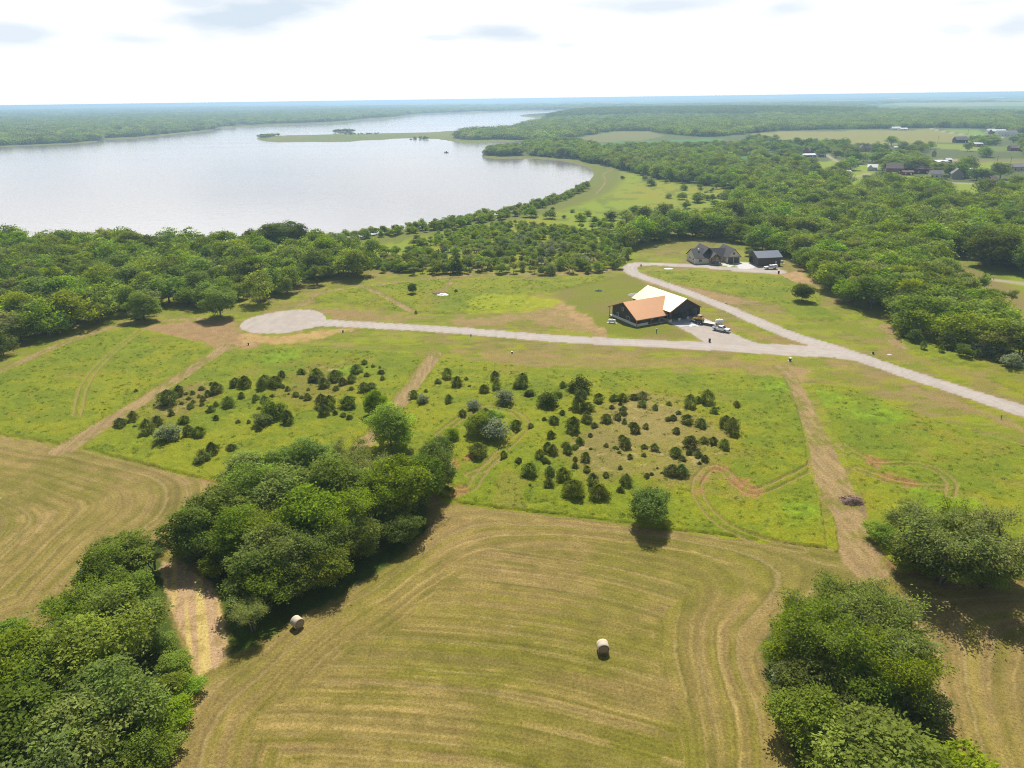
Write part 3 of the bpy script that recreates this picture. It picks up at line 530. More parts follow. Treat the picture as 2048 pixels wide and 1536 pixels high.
def locust(seed, nleaf, ll, H=11., Wd=13., dens=1.):
    """open spreading crown: flattened sprays along visible forking branches"""
    rs = np.random.default_rng(seed); tr = []; tips = []
    ns = 3
    for s in range(ns):
        th = s * 2.1 + rs.uniform(-.4, .4); b0 = np.array([math.cos(th) * .3, math.sin(th) * .3, -.3])
        m0 = np.array([math.cos(th) * Wd * .12, math.sin(th) * Wd * .12, H * .42]); tr.append(limb(b0, m0, H * .022, H * .015, rs))
        for j in range(5):
            t2 = th + rs.uniform(-1.1, 1.1); rr = rs.uniform(.18, .40) * Wd; m1 = np.array([math.cos(t2) * rr, math.sin(t2) * rr, H * rs.uniform(.58, .84) * (1 - .25 * (rr / Wd * 2) ** 2)])
            tr.append(limb(m0, m1, H * .015, H * .008, rs))
            for k in range(5):
                t3 = rs.uniform(0, 6.28); r3 = rs.uniform(.08, .19) * Wd; m2 = m1 + np.array([math.cos(t3) * r3, math.sin(t3) * r3, rs.uniform(-.06, .14) * H])
                tr.append(limb(m1, m2, H * .008, H * .003, rs, 4)); tips.append(m2); tips.append((m1 + m2) / 2)
    tips = np.array(tips); nb = len(tips); ids = rs.integers(0, nb, nleaf); R = rs.normal(size=(nleaf, 3)) * np.array([1, 1, .42])
    P = tips[ids] + R * (Wd * .052) * rs.uniform(.7, 1.5, nb)[ids][:, None]; P[:, 2] -= np.abs(R[:, 0]) * .15
    P[:, 2] = np.maximum(P[:, 2], .4)
    out_ = P - np.array([0, 0, H * .4]); A = out_ / np.linalg.norm(out_, axis=1, keepdims=True) + rs.normal(size=(nleaf, 3)) * .6; A[:, 2] = A[:, 2] * .4 - .12
    S = rs.uniform(.6, 1.4, nleaf) * ll
    return leaves(P, A, S, S * .42, rs, R * .3 + (0, 0, .9)), cat(tr), np.clip(.5 + rs.normal(size=nleaf) * .2 + (rs.random(nb)[ids] - .5) * .4, 0, 1)
def cedar(seed, nleaf, ll, H=3.6, Wd=3.4):
    rs = np.random.default_rng(seed); u = rs.random(nleaf) ** .8; th = rs.uniform(0, 6.283, nleaf)
    ph = rs.uniform(0, 6.28, 4); prof = np.sin(np.clip(u * .90 + .13, 0, 1) * math.pi) ** .62 * (1 - .12 * u)
    lump = 1 + .16 * np.sin(3 * th + ph[0] + 4 * u) + .13 * np.sin(5 * th + ph[1] - 7 * u) + .1 * np.sin(9 * u * 2 + ph[2])
    g_ = rs.integers(0, 130, nleaf); gu = rs.random(130); gt = rs.uniform(0, 6.283, 130); gk = rs.uniform(.72, 1.22, 130); u = np.clip(gu[g_] ** .8 + rs.normal(size=nleaf) * .05, 0, 1.02); th = gt[g_] + rs.normal(size=nleaf) * .22; prof = np.sin(np.clip(u * .88 + .13, 0, 1) * math.pi) ** .62 * (1 - .1 * u)
    lump = 1 + .16 * np.sin(3 * th + ph[0] + 4 * u) + .13 * np.sin(5 * th + ph[1] - 7 * u)
    k = np.where(rs.random(nleaf) < .3, rs.uniform(.4, .85, nleaf), rs.uniform(.85, 1.06, nleaf)) * gk[g_]
    r = Wd / 2 * prof * lump * k * 1.05
    P = np.column_stack([np.cos(th) * r, np.sin(th) * r, u * H * (1 + .03 * np.sin(th * 4))])
    A = np.column_stack([np.cos(th) * .75, np.sin(th) * .75, np.full(nleaf, .6)]) + rs.normal(size=(nleaf, 3)) * .45
    S = rs.uniform(.6, 1.5, nleaf) * ll
    tr = tube([(0, 0, -.2), (0, 0, H * .5), (0, 0, H * .9)], [.09, .06, .02], 5)
    return leaves(P, A, S, S * .45, rs, np.column_stack([np.cos(th) * .6, np.sin(th) * .6, .7 + u * .6])), tr, np.clip(.5 + rs.normal(size=nleaf) * .12 + (gk[g_] - .97) * 1.1, 0, 1)

def mk(name, cr, mat, with_trunk=False, smooth=False):
    c, tr, v = cr
    if with_trunk:
        V, Fc = cat([c, tr]); me = np_mesh(name, V, Fc, mat); me.materials.append(bark)
        mi = np.zeros(len(Fc), np.int32); mi[len(c[1]):] = 1; me.polygons.foreach_set('material_index', mi); vals = np.concatenate([v, np.full(len(tr[1]), .5)])
    else: me = np_mesh(name, *c, mat); vals = v
    a = me.attributes.new('leaf', 'FLOAT', 'FACE'); a.data.foreach_set('value', vals.astype(np.float32)); return me
def recolor(me, mat): n_ = me.copy(); n_.materials[0] = mat; return n_
# near trees: crown and trunk apart
HI = {}
for i in range(4):
    b_ = broadleaf(100 + i, 16000, .42, H=10, Wd=9.5, base=.12, lob=20 + i); HI['b%d' % i] = (b_[0], b_[1], b_[2])
for i in range(3):
    HI['l%d' % i] = locust(200 + i, 11000, .38)
HI['s0'] = broadleaf(300, 6000, .26, H=4, Wd=4.6, base=.02, lob=16); HI['s1'] = broadleaf(301, 6000, .26, H=4.6, Wd=4.4, base=.02, lob=16)
HIM = {}
def hi_mesh(v, col):
    if (v, col) not in HIM:
        base_ = next((x_ for (k, c), x_ in HIM.items() if k == v), None)
        HIM[(v, col)] = (mk('crown_' + v, HI[v], LM[col]), np_mesh('trunk_' + v, *HI[v][1], bark, True)) if base_ is None else (recolor(base_[0], LM[col]), base_[1])
    return HIM[(v, col)]
HSZ = {'b': (10, 9.5), 'l': (11, 13), 's': (4.3, 4.5)}
# mid-distance trees
MIDS = {}
for i in range(5): MIDS['m%d' % i] = broadleaf(400 + i, 3600, .62, H=10, Wd=9, base=.08, lob=15 + i, conic=[0, 0, .25, .5, 0][i], flat=[.8, .7, .9, 1, .6][i])
for i in range(5, 8): MIDS['m%d' % i] = broadleaf(400 + i, 3600, .62, H=10, Wd=9, base=[.15, .05, .2][i - 5], lob=[9, 22, 12][i - 5], conic=[0, .6, .1][i - 5], flat=[.6, 1, .8][i - 5], stray=.22)
MIDS['ml0'] = locust(420, 3600, .75); MIDS['ml1'] = locust(421, 3600, .75)
MIDS['mc0'] = cedar(430, 1500, .5, 6, 3.8); MIDS['mc1'] = cedar(431, 1500, .5, 5.5, 4)
MSZ = {'m': (10, 9), 'ml': (11, 13), 'mc': (5.8, 3.9)}
MM = {}
def mid_mesh(v, col):
    if (v, col) not in MM:
        base_ = next((x_ for (k, c), x_ in MM.items() if k == v), None)
        MM[(v, col)] = (mk('crown_' + v, MIDS[v], LM[col]), np_mesh('trunk_' + v, *MIDS[v][1], bark, True)) if base_ is None else (recolor(base_[0], LM[col]), base_[1])
    return MM[(v, col)]
CED = [mk('cedar_%d' % i, cedar(500 + i, 6000, .2, 3.6, 3.3), LM['cedar'], True) for i in range(5)]
SHR = {c: mk('shrub_' + c, broadleaf(520 + i, 2600, .30, 3, 3.4, .02, 12), LM[c], True) for i, c in enumerate(['silver', 'green', 'bright', 'dark', 'willow', 'grey'])}

LOOK = {'green': 'mid-green', 'bright': 'bright green', 'yellow': 'yellow-green', 'dark': 'dark green', 'grey': 'grey-green', 'locust': 'feathery green', 'cedar': 'dark', 'silver': 'silvery', 'willow': 'pale green'}
ORD = ['first', 'second', 'third', 'fourth', 'fifth', 'sixth', 'seventh', 'eighth', 'ninth', 'tenth', 'eleventh', 'twelfth', 'thirteenth', 'fourteenth', 'fifteenth', 'sixteenth', 'seventeenth', 'eighteenth', 'nineteenth', 'twentieth']
TREES = []      # (x, y, height, width, variant, colour, region)
def put_tree(x, y, h, w, v, col, region, label=None): TREES.append(dict(x=x, y=y, h=h, w=w, v=v, col=col, region=region, label=label))

# the near clumps, read off the photo tree by tree: (px, py of the foot, height, width, variant, colour)
BELT_B = [(395, 1112, 9, 9, 'b0', 'green'), (450, 1075, 10, 9, 'b1', 'green'), (482, 1122, 9.5, 9, 'b2', 'green'), (430, 1150, 4.2, 4, 's0', 'yellow'), (520, 1030, 11, 10, 'b3', 'bright'), (500, 985, 8.5, 9, 'b0', 'yellow'), (560, 975, 8.5, 8, 'b1', 'bright'),
          (625, 968, 9.5, 9, 'b2', 'bright'), (590, 1045, 11, 11, 'b1', 'green'), (560, 1120, 11, 11, 'l0', 'green'), (555, 1160, 9.5, 11, 'b3', 'green'), (640, 1135, 10.5, 12, 'l1', 'green'), (625, 1100, 11.5, 12, 'b0', 'green'), (690, 1090, 12, 12, 'l2', 'locust'),
          (680, 1040, 12, 12, 'b2', 'green'), (745, 1060, 12.5, 12, 'l0', 'locust'), (800, 1030, 12, 11, 'b3', 'green'), (745, 1000, 11, 11, 'l1', 'grey'), (840, 1010, 10, 9, 'b1', 'green'), (700, 945, 7.5, 10, 'l2', 'grey'), (868, 975, 9.5, 8, 'b0', 'green'), (880, 940, 7.5, 6, 'b2', 'dark'),
          (805, 1085, 5.5, 6, 'b1', 'dark'), (508, 1262, 6.5, 6.5, 'l1', 'grey'), (530, 1214, 7, 8, 'b3', 'dark'), (522, 1195, 8, 8, 'b2', 'green'), (655, 1166, 6.5, 8, 'b1', 'dark'), (585, 1190, 6, 7, 'b0', 'dark'), (722, 1112, 7, 8, 'b2', 'dark')]
BELT_A = [(308, 1143, 6.5, 6, 'l1', 'green'), (262, 1150, 7.5, 8, 'b1', 'green'), (215, 1190, 8, 8, 'b2', 'locust'), (158, 1255, 7, 7, 'l0', 'green'), (205, 1290, 11, 12, 'l2', 'green'), (250, 1300, 10, 9.5, 'b0', 'green'), (262, 1240, 8.5, 7.5, 'b3', 'green'), (110, 1370, 11, 12, 'l1', 'green'),
          (200, 1390, 12, 12, 'b1', 'green'), (20, 1345, 7.5, 7, 'b2', 'bright'), (40, 1440, 11.5, 13, 'b3', 'green'), (140, 1465, 12, 13, 'l2', 'green'), (240, 1480, 11, 11, 'b2', 'green'), (-60, 1500, 12, 13, 'b0', 'green'), (60, 1560, 12, 13, 'b1', 'dark'), (170, 1570, 11, 12, 'b0', 'green'),
          (310, 1470, 5, 6, 's1', 'bright'), (270, 1570, 7, 8, 'b3', 'dark'), (345, 1400, 3.4, 5, 's0', 'weed'), (300, 1535, 4.5, 6, 's0', 'green'), (-20, 1650, 12, 13, 'b2', 'dark'), (110, 1680, 12, 12, 'b3', 'dark'), (225, 1660, 7, 8, 'b1', 'green'), (-150, 1420, 10, 12, 'b1', 'green'), (355, 1345, 2.8, 4, 's1', 'bright'), (368, 1385, 2.4, 4.5, 's0', 'bright'), (350, 1445, 2.6, 4.5, 's1', 'bright'), (332, 1500, 2.6, 4, 's0', 'bright'), (330, 1300, 2.4, 3.4, 's1', 'bright')]
CLUMP_C = [(1640, 1345, 12.5, 13, 'l0', 'locust'), (1745, 1330, 12, 14, 'l1', 'locust'), (1695, 1270, 10.5, 12, 'l2', 'locust'), (1800, 1400, 10, 11, 'l2', 'locust'), (1600, 1300, 7, 7, 'b1', 'green'), (1565, 1330, 5, 5, 's1', 'green'), (1578, 1375, 3.4, 4.6, 's0', 'silver'), (1620, 1400, 6, 8, 'b2', 'dark'), (1720, 1420, 6.5, 9, 'b3', 'dark'),
           (1620, 1480, 6.5, 8, 'b0', 'green'), (1700, 1490, 5.5, 8, 'b1', 'dark'), (1840, 1450, 4.5, 6, 's1', 'dark'), (1770, 1620, 9.5, 14, 'b2', 'bright'), (1880, 1640, 9, 11, 'b3', 'bright'), (1660, 1560, 5, 7, 's0', 'green')]
CLUMP_D = [(1880, 1165, 14.5, 16, 'l0', 'grey'), (1805, 1125, 11, 10, 'l1', 'grey'), (1965, 1172, 14, 14, 'l2', 'grey'), (1830, 1145, 6, 8, 'b1', 'dark'), (1920, 1160, 6, 9, 'b2', 'green'), (1985, 1165, 5.5, 7, 'b0', 'green'), (1760, 1085, 3.6, 5, 's0', 'bright'), (1910, 1130, 13, 11, 'l1', 'locust')]
LONE = [(1298, 1046, 6.8, 7.0, 'b1', 'bright', 'lone round tree standing in the meadow above the hay field, casting its full shadow'), (783, 893, 9.5, 10, 'b2', 'bright', 'large bright green tree at the top end of the belt between the fields'), (752, 830, 6.5, 5, 'b0', 'bright', 'slim leafy tree just behind the large bright green tree'),
        (1603, 603, 7, 7, 'b1', 'dark', 'lone dark round tree on the bright grass left of the wooded strip'), (826, 588, 4.6, 3.6, 'b3', 'dark', 'lone small upright tree on the lawn between cul-de-sac and thicket'), (1995, 612, 7, 5, 'l1', 'green', 'thin open tree standing in the clearing right of the wooded strip'),
        (2018, 614, 7.5, 4, 'l2', 'grey', 'thin bare-branched tree at the far right of the clearing'), (1983, 604, 6, 5, 'l0', 'yellow', 'spindly pale tree beside the wooded strip in the clearing'),
        (545, 504, 15, 15, 'b1', 'dark', 'tall dark tree standing up against the lake, left of three'), (578, 504, 16.5, 14, 'b3', 'dark', 'tallest dark tree against the lake, middle of three'), (603, 506, 14.5, 11, 'b0', 'dark', 'tall dark tree against the lake, right of three'), (505, 502, 11, 9, 'b2', 'dark', 'shorter dark tree just left of the three tall ones by the lake'),
        (442, 633, 11.5, 12, 'b3', 'yellow', 'big yellow-green tree at the front of the wood by the cul-de-sac'), (290, 640, 9.5, 11, 'b2', 'green', 'rounded yellowish-green tree left of the big yellow-green one'), (1975, 532, 17, 20, 'b3', 'dark', 'massive round dark tree behind the right clearing'),
        (985, 855, 4.5, 4.5, 's0', 'green', 'leafy green bush in the middle of the looping wheel tracks'), (955, 868, 5.2, 5.5, 's1', 'bright', 'bright leafy bush in the looping wheel tracks, left of the silvery bush'), (905, 880, 3, 3.6, 's0', 'bright', 'low round bush left of the bushes inside the looping tracks')]
for L_, rg in ((BELT_B, 'belt'), (BELT_A, 'cornerbelt'), (CLUMP_C, 'clump'), (CLUMP_D, 'locusts')):
    for px_, py_, h, w, v, c in L_: x_, y_ = G(px_, py_); put_tree(x_, y_, h, w, v, c, rg)
for px_, py_, h, w, v, c, lab in LONE: x_, y_ = G(px_, py_); put_tree(x_, y_, h, w, v, c, 'lone', lab)
HEROES = len(TREES)

# ------------------------------------------------------------------ woods: jittered stands inside outlines on the ground
NOTREE = [p for p, c in FIELDS] + [M1, CLEAR]
def stand(poly, sp, mar=0, maxr=1e9, dens=None):
    lo = poly.min(0); hi = poly.max(0); gx = np.arange(lo[0], hi[0], sp); gy = np.arange(lo[1], hi[1], sp)
    X, Y = np.meshgrid(gx, gy); P = np.column_stack([X.ravel(), Y.ravel()]) + rng.uniform(-.45, .45, (X.size, 2)) * sp
    a = np.abs(np.degrees(np.arctan2(P[:, 0], P[:, 1]))) < 44; P = P[a & (np.hypot(*P.T) < maxr)]
    s = sd_poly(P, poly, 5); P = P[s > mar]
    if dens is not None: P = P[rng.random(len(P)) < dens(P)]
    return P
def keep_off(P, polys, m=4):
    k = np.ones(len(P), bool)
    for q_ in polys: k &= sd_poly(P, q_, 30) < -m
    for q_ in LANES: k &= sd_line(P, *q_, margin=30)[0] < -m
    k &= (sd_poly(P, LAKE, 60) < -3); return P[k]
def clear_view(P, polys, hs_, keep=.06):
    k = np.ones(len(P), bool)
    for hh in hs_:
        Q = P * CAMH / (CAMH - hh)
        for q_ in polys: k &= sd_poly(Q, q_, 5) < 0
    return P[k | (rng.random(len(P)) < keep)]
LAWNS = [p for p, c in FIELDS]
WOOD = []   # dicts with x,y,h,w,variant,colour,region
MIX = [('m7', 'green'), ('m1', 'green'), ('m2', 'green'), ('m3', 'bright'), ('m4', 'green'), ('m5', 'dark'), ('m6', 'dark'), ('m7', 'yellow'), ('m5', 'bright'), ('ml0', 'grey'), ('ml1', 'green'), ('mc0', 'cedar'), ('mc1', 'cedar'), ('m6', 'willow'), ('m7', 'willow'), ('ml0', 'locust'), ('m1', 'silver')]
def wood(P, hr, wr, weights, region):
    """species change in drifts, sizes per tree"""
    w = np.array(weights, float); w /= w.sum(); cum = np.cumsum(w)
    u = np.clip(.5 * rng.random(len(P)) + .5 * ss(.28, .72, fbm(P[:, 0] / 26, P[:, 1] / 26, 301, 2)), 0, .999)
    ids = np.searchsorted(cum, u)
    for (x, y), i in zip(P, ids):
        v, c = MIX[i]; f = .8 if v.startswith('mc') else 1
        h = rng.uniform(*hr) * (.62 if v.startswith('mc') else 1); WOOD.append(dict(x=x, y=y, h=h, w=h * rng.uniform(*wr) * (.75 if v.startswith('mc') else 1), v=v, col=c, region=region))
F1 = PG([(-500, 900), (-100, 768), (0, 722), (60, 690), (130, 668), (200, 652), (260, 634), (330, 622), (400, 618), (460, 616), (530, 606), (590, 594), (612, 578), (660, 566), (700, 560), (740, 548), (752, 520), (700, 500), (640, 487), (500, 492), (300, 484), (0, 484), (-500, 486)])
order = [3, 3, 3, 2.5, 3, 1.5, 1, 2.2, 2.5, 2.5, 2, .6, .6, .5, .5, 2, .1]
wood(clear_view(stand(F1, 7.6, 1), [LAKE], (6.5,), .12), (6, 13), (.8, 1.15), order, 'leftwood')
F2 = PG([(755, 545), (860, 551), (960, 546), (1080, 550), (1180, 547), (1240, 538), (1262, 520), (1240, 500), (1140, 498), (1040, 490), (940, 505), (850, 503), (760, 512)])
wood(stand(F2, 4.3, 0, dens=lambda P: .55 + .45 * ss(.35, .5, fbm(P[:, 0] / 9, P[:, 1] / 9, 316))), (2.6, 5.6), (.8, 1.15), [3, 2, 2, 2, 3, 2, 1.5, 1, 2, 4, 1, 3, 3, 1.5, 1.5, 2, 1.2], 'thicket')
F2b = PG([(700, 512), (760, 505), (870, 500), (1000, 480), (1120, 465), (1250, 450), (1330, 452), (1380, 470), (1240, 500), (1140, 500), (900, 505), (760, 515)])
wood(stand(F2b, 5.2, 0, dens=lambda P: .5 * ss(.36, .54, fbm(P[:, 0] / 20, P[:, 1] / 20, 310))), (2.6, 5.4), (.8, 1.15), [2, 1, 1, 4, 1, .5, .5, 3, 5, 2, 1, .5, .5, 7, 7, 1, .5], 'thicket')
SCR = PG([(1400, 372), (1475, 380), (1485, 405), (1430, 428), (1330, 446), (1250, 452), (1120, 470), (1250, 440), (1330, 425), (1385, 405)])
wood(stand(SCR, 8, 0, dens=lambda P: .7 * ss(.42, .56, fbm(P[:, 0] / 14, P[:, 1] / 14, 312))), (2.4, 5), (.8, 1.2), [2, 2, 2, 3, 2, 1, 1, 2, 3, 3, 1, 1, 1, 3, 3, 1, .5], 'thicket')
SHORE = [(640, 486, 10), (700, 478, 10), (760, 470, 12), (850, 459, 12), (900, 452, 14), (1000, 434, 12), (1050, 418, 12), (1100, 405, 9), (1140, 392, 6), (1175, 372, 5)]
sl_, sw_ = LW(SHORE); WIL = PG([(820, 492), (850, 472), (950, 456), (1050, 446), (1110, 456), (1235, 472), (1240, 492), (1100, 496), (940, 500)])
wood(stand(WIL, 4.3, 0, dens=lambda P: ss(.3, .42, fbm(P[:, 0] / 12, P[:, 1] / 12, 314))), (2, 3.6), (.85, 1.25), [1, .5, 1, 4, 1, .2, .2, 3, 5, 1, .5, .2, .2, 9, 9, 0, .3], 'thicket')
P = stand(PG([(600, 500), (1000, 500), (1250, 400), (1180, 340), (900, 430), (600, 470)]), 5, 0); P = P[(sd_line(P, sl_, sw_ * 1.5)[0] > 0) & (sd_poly(P, LAKE, 60) < -1)]
wood(P, (2.8, 5.5), (.85, 1.2), [1, 1, 1, 5, 2, .5, .5, 3, 5, 2, 1, .1, .1, 8, 8, 0, 0], 'shore')
F3A = PG([(1548, 508), (1592, 530), (1608, 545), (1630, 562), (1630, 585), (1650, 600), (1700, 612), (1750, 628), (1782, 642), (1800, 665), (1850, 682), (1900, 698), (1970, 714), (2048, 728), (2200, 752), (2200, 735), (2048, 700), (2000, 662), (1965, 630), (1940, 590), (1900, 560), (1870, 530), (1840, 508), (1700, 495), (1560, 495)])
wood(stand(F3A, 7.0, 1), (7, 12), (.85, 1.2), [2, 2, 2, 3, 2, .5, .5, 4, 3, 5, 3, .3, .3, 1, 1, 3, .2], 'strip')
F3R = PG([(1840, 510), (1900, 512), (1950, 524), (2000, 536), (2048, 548), (2400, 606), (2400, 560), (2048, 500), (1840, 480)])
wood(stand(F3R, 8, 1), (10, 15), (.85, 1.15), [4, 3, 3, 1, 3, 3, 2, .5, .5, 2, 1, .3, .3, .5, .5, 1, 0], 'right')
EDGE3 = PG([(1900, 716), (1990, 728), (2060, 738), (2060, 726), (1990, 712), (1800, 672), (1790, 678), (1840, 700)])
wood(stand(EDGE3, 5, 0), (4, 5.5), (.8, 1.1), [0, 0, 0, 0, 0, 1, 1, 0, 0, 0, 0, 5, 5, 0, 0, 0, 1], 'strip')
F3B = PG([(1262, 500), (1340, 478), (1420, 480), (1540, 505), (1560, 497), (1700, 496), (1840, 505), (2048, 505), (2500, 560), (2500, 395), (2048, 392), (1900, 392), (1815, 388), (1700, 378), (1640, 372), (1600, 350), (1560, 345), (1500, 330), (1400, 318), (1300, 312), (1200, 300), (1130, 290), (1080, 290), (1050, 296), (1060, 312), (1150, 318), (1200, 330), (1250, 342), (1330, 362), (1400, 370), (1470, 381), (1480, 404), (1400, 430), (1330, 448), (1250, 452), (1240, 480)])
P = clear_view(keep_off(stand(F3B, 8.6, 0), NOTREE, 2), [CLEAR, M1] + LAWNS, (5, 9), .1)
wood(P, (6.5, 14.5), (.8, 1.15), [4, 4, 4, 3, 4, 1.5, 1, 1.5, 2, 3, 2, .7, .7, 1, 1, 2, .1], 'woods')
VILL = PG([(1190, 300), (1500, 296), (1500, 276), (1580, 283), (1700, 290), (1860, 290), (2048, 280), (2600, 300), (2600, 400), (2048, 395), (1815, 390), (1700, 380), (1600, 352), (1500, 332), (1300, 314)])
P = keep_off(stand(VILL, 13, 0, dens=lambda P: np.where(P[:, 0] < 330, .9, .12 + .65 * ss(.42, .55, fbm(P[:, 0] / 70, P[:, 1] / 70, 320)))), NOTREE, 3); P = clear_view(P, LAWNS + [p_ for p_ in []], (4, 8), .12)
HOUSE_PX = [(1616, 312), (1646, 312), (1622, 305), (1730, 299), (1796, 296), (1692, 347), (1744, 339), (1788, 344), (1816, 348), (1845, 345), (1884, 330), (1898, 324), (1873, 353), (1922, 354), (1990, 363), (2036, 339), (1924, 283), (1957, 290), (2034, 299), (2014, 270), (1998, 267), (1982, 265), (1800, 259)]
for hx, hy in HOUSE_PX:
    q_ = G(hx, hy + 5); q2 = G(hx, hy + 14); P = P[seg_d(P, q_, q2)[0] > 11]
wood(P, (9, 14), (.95, 1.3), [4, 4, 4, 2, 4, 3, 2, 1, 2, 2, 2, 1, 1, .3, .3, 1, 0], 'village')
# wooded point, islets and hedges seen across the water
for pts_, sp, hr in [([(965, 308), (1000, 300), (1045, 298), (1050, 306), (1040, 312), (990, 313)], 9, (7, 11)), ([(668, 265.5), (700, 262.5), (710, 265)], 9, (5, 8)), ([(515, 275), (535, 270.5), (560, 272), (530, 277)], 9, (4, 6)),
                     ([(690, 268.5), (760, 267.5), (760, 270), (690, 271)], 16, (3, 4)), ([(815, 277), (860, 275.5), (862, 278), (820, 278.5)], 13, (4, 5))]:
    wood(stand(PG(pts_), sp, 0), hr, (1.1, 1.6), order, 'far')
NEARN = len(WOOD)
# scattered bushes on the lake meadow, counted one by one
BUSH = [(1062, 434, 26, 'green'), (1100, 437, 22, 'green'), (1175, 432, 14, 'willow'), (1162, 442, 20, 'bright'), (1190, 447, 18, 'green'), (1208, 447, 14, 'green'), (1222, 440, 24, 'dark'), (1250, 436, 20, 'green'), (1268, 428, 22, 'green'), (1290, 438, 34, 'dark'), (1325, 436, 36, 'dark'), (1350, 440, 30, 'green'), (1370, 442, 26, 'green'),
        (1302, 371, 20, 'grey'), (1290, 360, 12, 'grey'), (1337, 396, 12, 'grey'), (1364, 399, 18, 'green'), (1396, 404, 24, 'green'), (1413, 400, 13, 'green'), (1450, 398, 22, 'grey'), (1333, 366, 10, 'green'), (1245, 358, 8, 'dark'), (1220, 332, 12, 'green'), (1368, 380, 14, 'bright'), (1105, 420, 8, 'dark'), (1128, 436, 8, 'dark'), (1145, 425, 9, 'willow'),
        (1205, 470, 18, 'willow'), (1240, 468, 20, 'green'), (1310, 462, 24, 'green'), (1280, 474, 18, 'bright'), (1160, 470, 16, 'bright'), (1120, 462, 18, 'willow'), (1085, 468, 18, 'willow'), (1060, 476, 16, 'bright'), (1020, 480, 20, 'willow'), (990, 474, 18, 'willow'), (950, 476, 18, 'bright'), (1110, 480, 22, 'green'), (1150, 484, 18, 'green'), (1430, 412, 16, 'green'), (1462, 418, 18, 'green')]
# beyond: stands thin out in number and grow into clumps
FARW = []
def farwood(P, h, w, kind=None):
    z = terrain(P)
    for (x, y), zz in zip(P, z): FARW.append((x, y, zz, rng.uniform(*h), rng.uniform(*w), rng.integers(0, 5) if kind is None else kind))
B1 = PG([(914, 278), (930, 262), (1000, 262), (1039, 256), (1047, 247), (1125, 241), (1300, 236), (1500, 238), (1687, 214), (1700, 226), (1780, 224), (1960, 229), (2048, 237), (2600, 236), (2600, 262), (2040, 266), (1960, 258), (1870, 256.5), (1640, 260), (1553, 262), (1450, 272), (1400, 274), (1330, 268), (1300, 262), (1230, 262), (1150, 274), (1100, 281), (1047, 280), (1000, 279), (930, 280)])
farwood(clear_view(keep_off(stand(B1, 15), NOTREE, 2), LAWNS + [LAKE], (7,), .1), (9, 14), (13, 19))
farwood(stand(RIDGE, 17), (10, 15), (15, 22), 1)
B1b = PG([(1050, 296), (1080, 288), (1190, 296), (1190, 302), (1070, 312)]); farwood(keep_off(stand(B1b, 10), NOTREE, 3), (8, 11), (9, 13))
B3 = PG([(-900, 350), (-600, 322), (0, 292), (44, 289.5), (120, 287), (171, 284), (195, 281), (205, 276.5), (253, 275.5), (300, 272), (342, 267.5), (390, 263), (427, 258.5), (437, 254.5), (500, 251.5), (580, 248), (656, 245), (690, 243), (723, 238.5), (773, 236.5), (800, 232.5), (844, 227.5), (922, 225), (1047, 220.5), (1140, 219), (1180, 215), (600, 222), (300, 232), (0, 240), (-900, 262)])
farwood(keep_off(stand(B3, 19, dens=lambda P: .2 + .8 * ss(.3, .42, fbm(P[:, 0] / 330, P[:, 1] / 330, 340))), [], 3), (10, 15), (17, 25))
gapw = PG([(1140, 222), (1130, 218), (1400, 214), (2600, 205), (2600, 234), (2048, 234), (1900, 226), (1700, 224), (1500, 220)])
farwood(keep_off(stand(gapw, 30, dens=lambda P: .12 + .8 * ss(.42, .5, fbm(P[:, 0] / 500, P[:, 1] / 500, 350))), NOTREE, 6), (10, 15), (30, 46))
ring = PG([(-900, 262), (0, 240), (300, 232), (600, 222), (1180, 215.5), (1400, 213), (2600, 203), (2600, 199.9), (-900, 214)])
farwood(keep_off(stand(ring, 75, maxr=14000, dens=lambda P: .1 + .8 * ss(.46, .54, fbm(P[:, 0] / 900, P[:, 1] / 900, 360))), NOTREE, 10), (10, 16), (60, 95))
print('near wood', NEARN, 'far', len(FARW))

# the trees that show largest become things of their own, the rest one stand
NSINGLE = 300 - HEROES
cand = sorted(range(len(WOOD)), key=lambda i: -WOOD[i]['w'] * scale_at(WOOD[i]['x'], WOOD[i]['y']) * (0 if abs(pix(WOOD[i]['x'], WOOD[i]['y'])[0] - 1024) > 1040 else 1))
single = set([i for i in cand if not WOOD[i]['v'].startswith('mc')][:NSINGLE])
for i in single: TREES.append(dict(WOOD[i], label=None))
REST = [w for i, w in enumerate(WOOD) if i not in single]
REG = {'belt': 'the belt between hay fields', 'cornerbelt': 'the bottom left belt', 'clump': 'the bottom right clump', 'locusts': 'the brush pile clump', 'leftwood': 'the wood by the cul-de-sac',
       'strip': 'the strip right of the road', 'right': 'the wood behind the clearing', 'thicket': 'the lawn thicket', 'shore': 'the lake shore growth', 'woods': 'the woods behind the farmhouse', 'village': 'the far hamlet', 'far': 'the far shore'}
def add_tree(T, label, group):
    big = T['v'] in HI; cm, tm = (hi_mesh if big else mid_mesh)(T['v'], T['col'])
    hs, ws = (HSZ[T['v'][0]] if big else MSZ[T['v'].rstrip('0123456789')])
    e = bpy.data.objects.new('tree', None); COL.objects.link(e); e.location = (T['x'], T['y'], 0); e.rotation_euler = (0, 0, rng.uniform(0, 6.28)); e.empty_display_size = .5
    e.scale = (T['w'] / ws, T['w'] / ws * rng.uniform(.9, 1.1), T['h'] / hs); e['label'] = label; e['category'] = 'tree'
    if group: e['group'] = group
    link('crown', cm, parent=e); link('trunk', tm, parent=e)
byreg = {}
for T in TREES: byreg.setdefault(T['region'], []).append(T)
